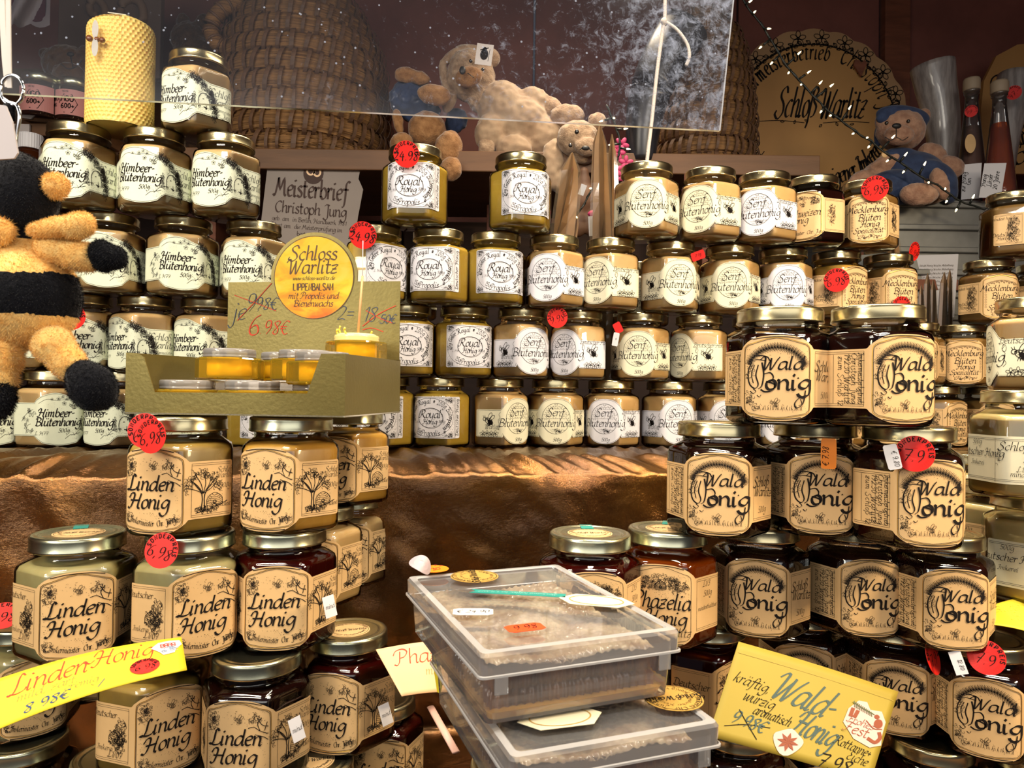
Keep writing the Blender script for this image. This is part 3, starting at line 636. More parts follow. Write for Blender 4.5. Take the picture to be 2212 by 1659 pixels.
def jar(px, Y, z, kind, paper, hon, a, label, group, sc, fill=.0805, lidm=False, key=None, cat='jar', name='honey_jar'):
    k = (kind, paper, hon, fill, lidm)
    if k not in _proto: o = _proto[k] = jar_proto(*k)
    else: o = copy_tree(_proto[k])
    p = on_line(px, Y, z+.09); o.location = (p.x, p.y, z)
    o.rotation_euler = (0, 0, math.radians(a) - math.atan2(p.x, p.y)); o.scale = (sc, sc, 1)
    for ch in list(o.children):                   # extras glued to the first jar are not copied along
        if ch.name.split('.')[0] in ('price_sticker', 'date_sticker', 'lid_sticker', 'lid_tape', 'price_tag'):
            for g in list(ch.children): bpy.data.objects.remove(g)
            bpy.data.objects.remove(ch)
    tag(o, label, cat, group)
    if key: JARS[key] = o
    return o
def glue(o, parent):
    pm = Matrix.LocRotScale(parent.location, parent.rotation_euler, parent.scale)
    lm = o.matrix_basis.copy(); o.parent = parent; o.matrix_basis = pm.inverted() @ lm
def disc_mesh(name, r, th, mat, bend=0, n=36, ry=None):
    v, f = [], []; ry = ry or r
    for s in (0, 1):
        rs = []
        for k in (1.0, .66, .33):
            rs.append([Vector((r*k*math.cos(2*PI*i/n), r*0+ry*k*math.sin(2*PI*i/n), s*th - bend*(k*math.cos(2*PI*i/n))**2)) for i in range(n)])
        rings(v, f, rs, False, True)
        if s == 0: f[:] = [tuple(reversed(q)) for q in f]
    b = 3*n
    for i in range(n): j = (i+1) % n; f.append((i, j, b+j, b+i))
    return mesh(name, v, f, mat)
def disp(o, loc, nrm, up=(0,0,1), spin=0):
    """stand a flat piece (xy plane) so that its +z looks along nrm"""
    n = Vector(nrm).normalized(); x = Vector(up).cross(n).normalized(); y = n.cross(x)
    M = Matrix((x, y, n)).transposed().to_4x4(); o.matrix_basis = Matrix.Translation(loc) @ M @ Matrix.Rotation(spin, 4, 'Z')
_sono = None
def price_sticker(owner, px, py, Y, dia, price, spin=0, yaw=0, tilt=0, hw=.0010, bend=.0, red=None, word='SONDERPREIS', fs=.30, parent_glue=True):
    r = dia/2; o = disc_mesh('price_sticker', r, .0003, red or RED, bend)
    I = Ink(); I.arctext(word, 0, 0, r*.70, PI*1.04, -PI*.04, r*.25, r*.055)
    I.text(price, 0, -r*.45, r*fs*2.5, hw*dia/.03, slant=.15, rot=.12)
    lay('lettering', I, INK, lambda x, y: Vector((x, y, .0006-bend*(x/r)**2)), o)
    p = at(px, py, Y); d = (Vector((0, 0, CZ)) - p).normalized()
    d = Matrix.Rotation(math.radians(yaw), 3, 'Z') @ d; d.z += math.radians(tilt)
    disp(o, p, d, spin=math.radians(spin))
    if owner: glue(o, owner)
    return o
def slip(owner, px, py, Y, w, h, mat, txt, spin=0, yaw=0, th=.0025, name='price_tag', ink=None, tilt=0, notch=True, rot=0):
    """small rectangular paper slip with scalloped corners"""
    c = min(w, h)*.12 if notch else 0
    P = [(-w/2+c,-h/2),(w/2-c,-h/2),(w/2-c*.2,-h/2+c),(w/2,0),(w/2-c*.2,h/2-c),(w/2-c,h/2),(-w/2+c,h/2),(-w/2+c*.2,h/2-c),(-w/2,0),(-w/2+c*.2,-h/2+c)]
    v, f = [], []; rings(v, f, [[Vector((x, y, z)) for x, y in P] for z in (0, .0003)]); o = mesh(name, v, f, mat)
    if txt:
        I = Ink(); I.text(txt, 0, -th*.4, th, th*.10, rot=rot); lay('lettering', I, ink or INK, lambda x, y: Vector((x, y, .0006)), o)
    p = at(px, py, Y); d = (Vector((0, 0, CZ)) - p).normalized(); d = Matrix.Rotation(math.radians(yaw), 3, 'Z') @ d; d.z += math.radians(tilt)
    disp(o, p, d, spin=math.radians(spin))
    if owner: glue(o, owner)
    return o
WHITE = pbr('white_sticker', S((225,222,225)), .5)
TEAL = pbr('teal_tape', S((30,150,140)), .4)
def lid_sticker(o, spin=0, tape=True, mat=None):
    d = disc_mesh('lid_sticker', .021, .0002, mat or PAPER['tan']); I = Ink()
    I.text('Schlo\u00df Warlitz', 0, -.002, .0052, .0008); I.arctext('Imkerei Honig direkt vom Imker', 0, 0, .0165, PI*.95, PI*.05, .0038, .0004, False); I.ell(0, 0, .0196, .0196, .0004, n=30); I.arctext('Abf\u00fcller Deutscher Honig', 0, 0, .0165, -PI*.9, -PI*.1, .0034, .0004, False, True)
    lay('lettering', I, INK, lambda x, y: Vector((x, y, .0005)), d); d.parent = o; d.location = (0, 0, .1029); d.rotation_euler = (0, 0, spin)
    if tape:
        t = boxobj('lid_tape', (0, .0285, .1036), (.012, .020, .0004), TEAL, o, bev=0); t.rotation_euler = (0, 0, spin*.3)
# ---------------------------------------------------------------- back display: four tiers of jars on the cloth-covered step
HJ = .104
ZS = CZ - .0813                     # top of the step
TYAW = math.tan(math.radians(10.45))
LEAN = (0.0, .024, .060, .096, .088)      # each tier stands a little further forward
def row_Y(px, tier): return (1.105 - LEAN[tier]) / (1 - TYAW*(px-1106)/F)
SB = .955
ORD = ['first','second','third','fourth','fifth','sixth','seventh','eighth','ninth','tenth']
TIER = ['bottom tier', 'second tier', 'third tier', 'top tier', 'peak']
NAMES = {'himbeer': 'raspberry honey jar', 'senf': 'mustard honey jar', 'royal': 'royal jelly jar', 'meck': 'tan label blossom honey jar', 'buch': 'dark buckwheat honey jar'}
back = [
 (4,'himbeer','himbeer','beige',[(430,-38)]),
 (3,'himbeer','himbeer','beige',[(171,-20),(335,-20),(489,-25)]),
 (2,'himbeer','himbeer','beige',[(95,-10),(237,-5),(397,0),(549,-20)]),
 (1,'himbeer','himbeer','beige',[(38,-60),(180,-4),(316,-50),(450,-35)]),
 (0,'himbeer','himbeer','beige',[(-22,10),(118,12),(262,-40),(400,0)]),
 (3,'royal','white','mustard',[(897,-5),(1125,17)]),
 (2,'royal','white','mustard',[(811,38),(947,-12),(1071,15)]),
 (1,'royal','white','mustard',[(752,0),(878,10),(1004,17)]),
 (0,'royal','white','mustard',[(560,20),(700,0),(832,-18),(952,-14)]),
 (3,'senf','cream','peach',[(1397,0),(1533,-23)]), (3,'senf','white','peach',[(1651,-13)]),
 (2,'senf','white','peach',[(1197,-15)]), (2,'senf','cream','peach',[(1319,-30),(1448,20),(1576,5)]), (2,'senf','white','peach',[(1691,10)]),
 (1,'senf','white','peach',[(1127,25),(1250,-32)]), (1,'senf','cream','peach',[(1383,-5),(1510,-45),(1632,0),(1748,5)]),
 (0,'senf','cream','peach',[(1080,40),(1199,3)]), (0,'senf','white','peach',[(1320,-13),(1446,20),(1568,5),(1687,0)]),
 (3,'buch','tan','dark',[(1757,-20)]),
 (3,'meck','tan','brown',[(1871,5),(2186,60)]), (2,'meck','tan','gold',[(1806,45)]), (2,'meck','tan','brown',[(1918,30),(2135,25),(2250,40)]),
 (1,'meck','tan','brown',[(1864,0),(1976,10),(2078,5),(2192,20)]), (0,'meck','tan','brown',[(1804,0),(1916,0),(2022,55),(2130,28),(2236,20)]),
]
LBL = {}
cnt = {}
for tier, kind, paper, hon, L in back:
    for px, a in L:
        cnt[(kind, tier)] = cnt.get((kind, tier), 0) + 1
        i = cnt[(kind, tier)]
        pl = {'himbeer': 'pale green label', 'royal': 'white square label', 'senf': ('cream label' if paper == 'cream' else 'white label'), 'meck': '', 'buch': ''}[kind]
        where = TIER[tier]
        lab = (pl + ' ' if pl else '') + NAMES[kind] + ', ' + ORD[i-1] + ' such from the bee, ' + where
        sp = {('himbeer',430): 'raspberry blossom honey jar alone on top beside the beeswax candle', ('royal',897): 'royal jelly jar with orange-red sticker on its lid',
              ('royal',1125): 'white label royal jelly jar standing alone in front of the teddy bears', ('buch',1757): 'black buckwheat honey jar with tan label on the topmost level',
              ('meck',1806): 'golden blossom honey jar with red price sticker across its tan side label', ('meck',1871): 'brown blossom honey jar with red sticker atop its tan label, below the blue bear',
              ('meck',1918): 'tan label blossom honey jar with red sticker at the foot of its label',
              ('senf',1448): 'cream label mustard honey jar with small red flag sticker at its shoulder', ('senf',1383): 'cream label mustard honey jar with red strip and white slip hanging off its shoulder',
              ('senf',1250): 'white label mustard honey jar with round red price sticker at its shoulder', ('himbeer',180): 'raspberry honey jar with red sticker peeping out beside the plush bee',
              ('royal',811): 'royal jelly honey jar with red sticker at the edge of the gold display card'}.get((kind, px))
        z = ZS + HJ*tier
        jar(px, row_Y(px, tier)+(.012 if kind == 'himbeer' and tier in (1,2,3) else 0), z, kind, paper, hon, a, sp or lab, NAMES[kind].replace(' jar', '') + ' jars on the back step', SB*(1.03 if tier == 3 and kind == 'senf' else 1), key=(kind, px))
# a few jars of the second rank seen through the gaps
for n, (px, tier, w) in enumerate([(882,2,'between the royal jelly jars'),(1385,2,'between two mustard honey jars')]):
    jar(px, row_Y(px, tier)+.112, ZS+HJ*tier-.012, 'senf', 'cream', 'peach', 0, 'pale honey jar of the rear rank, lid showing '+w, 'rear rank of jars', SB)
# ---------------------------------------------------------------- front display
ZT = CZ - .44
SF = .99
def fj(px, Y, tier, kind, paper, hon, a, label, fill=.0805, lidm=True, group=None, key=None, dz=0):
    g = group or {'wald': 'dark forest honey jars stacked in front', 'linden': 'linden honey jars stacked in front'}.get(kind, 'front jars')
    return jar(px, Y, ZT+HJ*tier+dz, kind, paper, hon, a, label, g, SF, fill, lidm, key)
W_ = [
 (1684,.655,4,-3,'dark forest honey jar at the top of the pyramid beside the mustard honey'),
 (1895,.631,4,30,'dark forest honey jar at the top of the pyramid, address text turned forward'),
 (1552,.680,3,0,'dark forest honey jar resting on the amber phacelia jar'),
 (1760,.694,3,8,'dark forest honey jar with orange upright price tag'),
 (1962,.643,3,25,'dark forest honey jar with large crumpled red sticker and grey price slip'),
 (1641,.722,2,-3,'dark forest honey jar beside the phacelia honey jar'),
 (1846,.730,2,20,'dark forest honey jar in the middle of its row, above the yellow card'),
 (2030,.694,2,18,'dark forest honey jar at the row end beside the cream honey jars'),
 (1738,.790,1,0,'dark forest honey jar mostly hidden behind the yellow card'),
 (1932,.748,1,3,'dark forest honey jar partly covered by the card, red sticker seen edge-on'),
 (2126,.702,1,3,'dark forest honey jar with round red sticker and torn slip in the lowest full row'),
 (1590,.735,0,0,'dark honey jar below the card, only its lid edge showing'),
 (1800,.740,0,0,'dark honey jar at the very bottom, hidden by the yellow card'),
 (2010,.715,0,0,'dark honey jar lid at the bottom edge under the sticker jars'),
 (2235,.690,0,0,'dark honey jar lid in the bottom corner under the torn slip jar')]
for px, Y, t, a, l in W_: fj(px, Y, t, 'wald', 'tan', 'dark', a, l, lidm=False, key=('wald', px))
P_ = [(1274,.667,2,5,'darkred','dark red phacelia honey jar half behind the honeycomb box',('ph',1276)), (1441,.696,2,-6,'amber','clear amber phacelia honey jar beside the dark forest honey',('ph',1438)),
      (1528,.745,1,45,'darkred','red-brown honey jar under the amber jar with its side label turned forward',('ph',1528)), (1358,.755,1,0,'darkred','honey jar under the phacelia jars hidden by the honeycomb box',None),
      (1200,.77,1,0,'darkred','honey jar behind the upper honeycomb box',None), (1390,.76,0,0,'darkred','bottom honey jar behind the lower honeycomb box',None), (1215,.78,0,0,'darkred','lowest honey jar behind the honeycomb boxes',None),
      (1145,.455,1,0,'darkred','dark honey jar beneath the front corner of the honeycomb boxes',None),(1355,.525,1,0,'darkred','dark honey jar beneath the honeycomb boxes on their far side',None),
      (1145,.455,0,0,'darkred','lowest dark honey jar beneath the front of the honeycomb boxes',None),(1355,.525,0,0,'darkred','lowest dark honey jar beneath the far side of the honeycomb boxes',None)]
for px, Y, t, a, h, l, k in P_: fj(px, Y, t, 'phazelia', 'tan', h, a, l, .0790 if h == 'amber' else .0805, group='phacelia honey jars', key=k)
L_ = [
 (396,.655,3,-33,'olive','olive linden honey jar with two round red stickers under the gold box',('li',396)),
 (630,.672,3,-30,'gold','golden linden honey jar under the gold box, hive drawing turned forward',('li',630)),
 (757,.84,3,-25,'gold','golden linden honey jar behind, at the top of the rear column',None),
 (170,.638,2,0,'greenish','pale greenish linden honey jar standing apart beside the bee',('li',170)),
 (412,.648,2,18,'greenish','pale linden honey jar with one round red sticker on its shoulder',('li',412)),
 (616,.672,2,-9,'darkred','dark red linden honey jar in the middle row with white date slip',('li',616)),
 (762,.885,2,-10,'beige','creamy linden honey jar in the rear column, one below the top',None),
 (690,.80,2,-10,'beige','creamy linden honey jar squeezed behind the dark red one',None),
 (338,.655,1,16,'olive','linden honey jar under the yellow card corner',('li',338)),
 (556,.640,1,-20,'dark','black linden honey jar in the lower row with white date slip',('li',556)),
 (752,.700,1,-22,'darkred','dark red linden honey jar in the lower row, tan lid sticker and date slip',('li',752)),
 (790,.935,1,-10,'beige','creamy linden honey jar in the rear column above the card',None),
 (60,.715,1,10,'greenish','pale greenish honey jar half under the yellow linden card, red sticker on its lid',('li',60)),
 (205,.80,1,15,'brown','linden honey jar in shadow behind the yellow card',None),
 (865,.97,0,-5,'beige','linden honey jar at the foot behind the peach card',None),
 (822,.79,0,0,'darkred','dark red honey jar low down behind the honeycomb boxes',None),
 (50,.69,0,10,'dark','dark honey jar in the bottom corner under the yellow card',None),
 (252,.66,0,0,'olive','honey jar lid at the bottom under the yellow card',None),
 (452,.665,0,0,'dark','dark honey jar at the bottom between two lids',None),
 (672,.655,0,0,'dark','dark honey jar lid with printed tan sticker at the bottom edge',('li',672)),
 (862,.600,0,0,'darkred','front honey jar lid with teal tape at the bottom edge',('li',862)),
]
for px, Y, t, a, h, l, k in L_: fj(px, Y, t, 'linden', 'tan', h, a, l, key=k, lidm=px not in (396,))
C_ = [(2236,.80,.010,'senf','cream','peach',-78,'pale gold honey jar with small bee label above the cream honey'),
      (2216,.70,-.094,'plain','cream','pale',8,'large cream coloured honey jar with handwritten cream label'),
      (2088,.90,-.170,'plain','tan','pale',40,'small pale honey jar behind the dark forest jars'),
      (2150,.82,-.198,'plain','tan','pale',32,'pale honey jar with side label, below the cream honey jar'),
      (2235,.72,-.198,'plain','cream','pale',40,'foam-topped cream honey jar in front of its neighbours'),
      (2150,.82,-.302,'plain','tan','brown',0,'brown honey jar hidden under the cream honey jars'), (2268,.735,-.302,'plain','tan','brown',0,'honey jar beneath the foam-topped jar by the yellow card'),(2088,.90,-.274,'plain','tan','brown',0,'honey jar under the small pale one behind the pyramid')]
for px, Y, dz, kind, paper, hon, a, l in C_:
    jar(px, Y, CZ+dz-.0, kind, paper, hon, a, l, 'cream honey jars at the stall end', SF, key=('c', px), lidm=False)
rb_ = empty('riser_box', (.583, .81, ZT)); tag(rb_, 'low dark wooden riser hidden under the cream honey jars', 'riser')
boxobj('riser_body', (-.01, -.03, .069), (.17, .22, .137), M_WOOD, rb_); boxobj('riser_body', (.02, .145, .083), (.12, .11, .165), M_WOOD, rb_)
# stickers
PS = price_sticker
PS(JARS[('royal',897)], 878, 333, row_Y(897,3)-.055, .034, '24.98', -4, hw=.0013)
PS(JARS[('royal',811)], 784, 508, row_Y(811,2)-.060, .036, '24.98', -14, hw=.0013)
PS(JARS[('senf',1250)], 1204, 686, row_Y(1204,1)-.060, .030, '9.98', 10, 10, word='SONDERPREIS')
PS(JARS[('meck',1871)], 1890, 407, row_Y(1890,3)-.052, .037, '6,98', -8)
PS(JARS[('meck',1806)], 1807, 605, row_Y(1807,2)-.052, .036, '6.98', 0)
PS(JARS[('meck',1918)], 1947, 664, row_Y(1947,2)-.056, .034, '6.98', -20, 38)
PS(JARS[('meck',1918)], 1975, 543, row_Y(1975,2)-.020, .030, '6.98', -30, 60, word='SONDERPREIS')
PS(JARS[('himbeer',180)], 150, 683, row_Y(150,1)-.056, .036, '6.98', 0)
PS(JARS[('li',396)], 312, 930, .600, .029, '6,98', 15, -30)
PS(JARS[('li',396)], 327, 942, .594, .029, '6,98', 0, -42)
PS(JARS[('li',412)], 349, 1189, .592, .029, '6,98', -22, -30)
PS(JARS[('li',60)], 6, 1330, .668, .030, '6,98', -15, 0, 60)
PS(JARS[('wald',1962)], 1976, 980, .597, .0300, '7.9', -12, 0, bend=.003)
PS(JARS[('wald',2126)], 2131, 1420, .648, .0300, '7.9', -14, 0, bend=.003)
PS(JARS[('wald',1932)], 2015, 1420, .672, .031, '7.9', -6, 74)
slip(JARS[('senf',1448)], 1508, 552, row_Y(1508,2)-.050, .020, .013, RED, '7.98', 18, th=.005)
slip(JARS[('senf',1383)], 1335, 708, row_Y(1335,1)-.052, .012, .016, RED, None, 28)
slip(JARS[('senf',1383)], 1330, 733, row_Y(1330,1)-.053, .009, .020, WHITE, '9', -10, th=.004)
slip(JARS[('wald',1760)], 1790, 980, .636, .013, .027, ORANGE, '\u20ac 7.98', 0, th=.0058, rot=PI/2)
slip(JARS[('wald',1962)], 1928, 987, .598, .011, .021, WHITE, '\u20ac 9.80', 14, th=.0045, rot=-PI/2)
slip(JARS[('wald',2126)], 2070, 1432, .650, .010, .020, WHITE, '12.80', 20, th=.004, rot=-PI/2, notch=False)
for k, px, py, Y in ((('li',616), 712, 1310, .620), (('li',556), 641, 1575, .585), (('li',752), 833, 1543, .655)):
    slip(JARS[k], px, py, Y, .012, .018, WHITE, 'mind', 3, 38, .0040, 'date_sticker', notch=False)
lid_sticker(JARS[('ph',1276)], .1); lid_sticker(JARS[('ph',1438)], .2); lid_sticker(JARS[('li',752)], .5, False); lid_sticker(JARS[('li',170)], -.2); lid_sticker(JARS[('li',616)], .3, False)
lid_sticker(JARS[('li',672)], .1, False); lid_sticker(JARS[('li',862)], -.3); lid_sticker(JARS[('wald',2030)], .2, False); lid_sticker(JARS[('wald',1552)], .1, False)
# ---------------------------------------------------------------- plush toys
def blobmesh(name, blobs, Y, mats, colorfn=None, voxel=.006, parent=None, smooth=2, disp_=.0, fur=None, squash=.85):
    """blobs: (px, py, rx, rz[, roll deg[, dY]]) ellipsoids given on the sight lines at depth Y, fused into one skin"""
    bm = bmesh.new()
    for b in blobs:
        px, py, rx, rz = b[:4]; roll = math.radians(b[4]) if len(b) > 4 else 0; dY = b[5] if len(b) > 5 else 0
        c = at(px, py, Y+dY); s = (px2m(rx, Y), px2m(min(rx, rz), Y)*squash, px2m(rz, Y))
        M = Matrix.Translation(c) @ Matrix.Rotation(roll, 4, 'Y') @ Matrix.Diagonal((*s, 1))
        bmesh.ops.create_icosphere(bm, subdivisions=3, radius=1.0, matrix=M)
    me = bpy.data.meshes.new(name); bm.to_mesh(me); bm.free(); o = bpy.data.objects.new(name, me); COL.objects.link(o)
    md = o.modifiers.new('fuse', 'REMESH'); md.mode = 'VOXEL'; md.voxel_size = voxel
    ms = o.modifiers.new('soft', 'SMOOTH'); ms.factor = .6; ms.iterations = smooth*3
    bpy.context.view_layer.update(); dg = bpy.context.evaluated_depsgraph_get()
    nm = bpy.data.meshes.new_from_object(o.evaluated_get(dg)); o.modifiers.clear(); o.data = nm
    nm.materials.clear()
    for m in mats: nm.materials.append(m)
    nm.polygons.foreach_set('use_smooth', [True]*len(nm.polygons))
    if disp_:
        for v in nm.vertices: v.co += v.normal*disp_*noise.noise(v.co*90)
    idx = [0]*len(nm.polygons)
    if colorfn: idx = [colorfn(p.center) for p in nm.polygons]; nm.polygons.foreach_set('material_index', idx)
    if parent: o.parent = parent
    if fur:
        n, L = fur; v, f, mi = [], [], []; r = random.Random(3); ps = nm.polygons
        for _ in range(n):
            p = ps[r.randrange(len(ps))]; c = nm.vertices[p.vertices[0]].co.lerp(nm.vertices[p.vertices[len(p.vertices)//2]].co, r.random())
            d = (p.normal + Vector((r.gauss(0,.45), r.gauss(0,.45), r.gauss(0,.45)-.25))).normalized()*L*r.uniform(.5, 1.2); t = d.cross(Vector((r.gauss(0,1), r.gauss(0,1), r.gauss(0,1)))).normalized()*L*.07
            b = len(v); v += [c-t, c+t, c+d]; f.append((b, b+1, b+2)); mi.append(idx[p.index])
        fo = mesh('fur', v, f, parent=parent, mats=mats, midx=mi); fo['kind'] = 'stuff'
    return o
def ball(name, px, py, Y, rpx, mat, parent, ry=None, sq=1.0, roll=0):
    bm = bmesh.new(); c = at(px, py, Y); r = px2m(rpx, Y); r2 = px2m(ry or rpx, Y)
    bmesh.ops.create_uvsphere(bm, u_segments=20, v_segments=12, radius=1, matrix=Matrix.Translation(c) @ Matrix.Rotation(math.radians(roll), 4, 'Y') @ Matrix.Diagonal((r, r*sq, r2, 1)))
    me = bpy.data.meshes.new(name); bm.to_mesh(me); bm.free(); me.materials.append(mat); me.polygons.foreach_set('use_smooth', [True]*len(me.polygons))
    o = bpy.data.objects.new(name, me); COL.objects.link(o); o.parent = parent; return o
def line3(name, pts, Y, rpx, mat, parent, smooth=4, n=6, close=False):
    P = catmull([at(a, b, (c[0] if c else Y)) for a, b, *c in pts], smooth, close); return tubeobj(name, P, px2m(rpx, Y), mat, parent, n)
def plush_mat(name, c, c2, b=.8): return pbr(name, S(c), .95, sheen=.5, col2=S(c2), vscale=70, bump=b, bscale=330, spec=.1)
M_BEARG = plush_mat('grey_tan_plush', (176,150,124), (138,112,90)); M_BEART = plush_mat('tan_plush', (168,126,86), (130,92,60))
M_BEARP = plush_mat('pinkish_plush', (180,142,118), (150,112,92)); M_BLUE = pbr('blue_felt', S((50,66,100)), .9, sheen=.3, col2=S((38,50,80)), vscale=60, bump=.3)
M_SUIT = pbr('cream_fleece_suit', S((168,144,118)), .9, sheen=.4, col2=S((146,120,96)), vscale=25, bump=.4, bscale=60)
M_BLK = pbr('black_thread', (.01,.01,.012), .5); M_EYE = pbr('glossy_black_eye', (.008,.008,.01), .08, coat=1)
M_TAG = pbr('white_card_tag', S((205,198,196)), .6)
# bear with the blue cap
Yb = 1.50
b1 = empty('teddy_bear', at(1975, 425, Yb)); tag(b1, 'teddy bear with blue cap and blue dungarees seated on the grey metal box', 'teddy bear')
def bearblobs(o, name, blobs, Y, mat, **k):
    m = blobmesh(name, blobs, Y, [mat], **k); glue(m, o); return m
bearblobs(b1, 'body', [(1945,282,52,46),(1972,390,62,58),(1905,362,62,22,-32,-.02),(1862,388,34,20,-28,-.03),(2015,335,34,24,28),(2052,362,30,25,18,-.02),(1925,405,55,34,0,-.05),(2005,410,44,30,10,-.05),(2030,398,18,36,-18,-.09),(1985,420,40,24,0,-.10),(1996,250,15,16),(1903,262,14,16)], Yb, M_BEARP, voxel=.0035, disp_=.002, fur=None)
bearblobs(b1, 'muzzle', [(1942,292,32,22,0,-.045)], Yb, M_BEARP, voxel=.003)
bearblobs(b1, 'cap', [(1950,252,60,24,6,0),(1948,262,57,20,6,-.004),(1903,285,14,34,12,.02)], Yb-.004, M_BLUE, voxel=.0035)
bearblobs(b1, 'dungarees', [(1972,388,70,60,0,-.012),(1935,405,60,38,0,-.055),(2020,385,50,34,32,-.05),(2044,408,22,34,-20,-.05),(1945,336,40,18,0,-.02)], Yb, M_BLUE, voxel=.004)
for q in (ball('nose', 1937, 272, Yb-.084, 10, M_BLK, b1, 6, .5), ball('eye', 1915, 266, Yb-.060, 4, M_EYE, b1), ball('eye', 1962, 262, Yb-.058, 4, M_EYE, b1), ball('button', 1911, 334, Yb-.075, 7, PAPER['tan'], b1, 7, .3), line3('stitching', [(1936,278),(1936,296)], Yb-.083, .9, M_BLK, b1), line3('stitching', [(1912,296),(1925,303),(1937,297),(1950,303),(1962,296)], Yb-.078, .9, M_BLK, b1)): glue(q, b1)
# bears on the upper shelf
Ys = 1.50
b2 = empty('teddy_bear', at(1110, 335, Ys)); tag(b2, 'large grey teddy bear in a cream fleece suit slumped on the wooden shelf', 'teddy bear')
bearblobs(b2, 'body', [(1018,165,52,60,-20),(1040,205,34,46,-20),(1000,172,40,30),(1052,318,19,24,0,-.03),(1190,235,30,24,35)], Ys, M_BEARG, voxel=.0035, disp_=.0025)
bearblobs(b2, 'muzzle', [(1012,166,30,22,-14,-.055)], Ys, M_BEART, voxel=.003)
bearblobs(b2, 'fleece_suit', [(1085,235,56,60,-20),(1125,265,62,58,0),(1060,285,34,42,20,-.02),(1155,220,38,30,30),(1170,300,48,52,0),(1110,325,40,34,0,-.03),(1192,355,26,56,8,-.05),(1208,395,28,22,20,-.05),(1062,195,20,26,-10)], Ys, M_SUIT, voxel=.004, disp_=.003, smooth=1)
bearblobs(b2, 'hood', [(962,170,12,44,-14,.0),(985,118,36,14,-30,.0),(1020,108,40,12,6,.01),(1058,125,24,22,20,.02),(972,218,14,30,24,.0)], Ys, M_BEARG, voxel=.0035)
for q in (ball('nose', 999, 152, Ys-.09, 7, M_BLK, b2, 9, .6), ball('eye', 1017, 132, Ys-.052, 4, M_EYE, b2), ball('eye', 1043, 150, Ys-.055, 3.5, M_EYE, b2), line3('stitching', [(1010,158),(1024,168)], Ys-.088, .8, M_BLK, b2)): glue(q, b2)
q = boxobj('hang_tag', (0,0,0), (.033,.001,.042), M_TAG, b2, bev=0); q.parent = None; q.matrix_basis = Matrix.Translation(at(1046,118,Ys-.10)) @ Matrix.Rotation(.12,4,'Y'); glue(q, b2)
I = Ink(); I.ell(0,0,.006,.009,.004); I.disc(0,.001,.005,.008); I.disc(0,.011,.004); I.stroke([(.009,-.012),(.010,.012)], .0008); I.stroke([(-.009,.008),(.007,.014)], .002)
q = lay('printed_figure', I, INK, lambda x, y: Vector((x, -.0008, y)), None); q.matrix_basis = Matrix.Translation(at(1046,118,Ys-.10)) @ Matrix.Rotation(.12,4,'Y'); glue(q, b2)
b3 = empty('teddy_bear', at(925, 330, Ys)); tag(b3, 'small tan teddy bear in a blue jacket tipped over with its feet forward', 'teddy bear')
bearblobs(b3, 'body', [(922,280,42,40),(868,312,26,26,30,-.03),(968,322,30,40,14,-.05),(975,365,22,26,0,-.08),(938,205,38,22,8,-.04),(875,162,24,18),(905,168,26,16,15),(860,262,12,30,-12)], Ys, M_BEART, voxel=.0035, disp_=.002)
bearblobs(b3, 'jacket', [(884,215,44,42),(905,240,50,26),(985,262,24,30,20,.03),(900,192,30,22)], Ys+.03, M_BLUE, voxel=.004, disp_=.004)
b4 = empty('teddy_bear', at(1248, 345, 1.43)); tag(b4, 'teddy bear head hanging upside down above the wrapped candles', 'teddy bear')
bearblobs(b4, 'body', [(1248,300,46,40),(1270,318,28,20,0,-.03),(1262,340,26,16),(1225,250,40,26,0,.05),(1290,262,22,20,0,.03)], 1.43, M_BEARG, voxel=.0035, disp_=.002)
for q in (ball('nose', 1265, 320, 1.365, 9, M_BLK, b4, 5, .5), ball('eye', 1246, 285, 1.375, 5, M_EYE, b4), ball('eye', 1232, 314, 1.38, 4.5, M_EYE, b4), line3('stitching', [(1252,324),(1264,316),(1278,326)], 1.368, 1, M_BLK, b4)): glue(q, b4)
b5 = empty('teddy_bear', at(145, 190, 1.60)); tag(b5, 'dark brown teddy bear in shadow behind the beeswax candle', 'teddy bear')
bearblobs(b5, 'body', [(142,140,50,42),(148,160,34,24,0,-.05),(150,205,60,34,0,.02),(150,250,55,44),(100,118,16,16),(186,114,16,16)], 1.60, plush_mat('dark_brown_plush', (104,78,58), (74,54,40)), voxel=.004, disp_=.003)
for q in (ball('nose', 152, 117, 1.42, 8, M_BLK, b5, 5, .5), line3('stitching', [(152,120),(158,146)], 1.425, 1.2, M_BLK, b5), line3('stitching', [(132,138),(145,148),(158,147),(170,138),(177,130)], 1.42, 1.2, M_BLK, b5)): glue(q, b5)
b6 = empty('teddy_bear', at(420, 110, 1.75)); tag(b6, 'dark fuzzy teddy bear beside the straw hive handle', 'teddy bear')
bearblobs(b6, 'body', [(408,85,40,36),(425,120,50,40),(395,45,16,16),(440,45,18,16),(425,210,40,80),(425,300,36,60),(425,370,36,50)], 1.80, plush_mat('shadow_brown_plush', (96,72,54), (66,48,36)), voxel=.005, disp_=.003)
# ---------------------------------------------------------------- wooden shelf the bears sit on
zs1 = CZ + .492
sh = empty('wall_shelf', (0, 1.63, zs1)); tag(sh, 'pine wall shelf carrying the straw hive and teddy bears', 'shelf')
boxobj('shelf_board', (-.13, 0, -.021), (1.50, .38, .042), M_PINE, sh)
for x in (-.72, -.05, .46): boxobj('bracket', (x, .12, -.12), (.03, .14, .15), M_WOOD, sh)
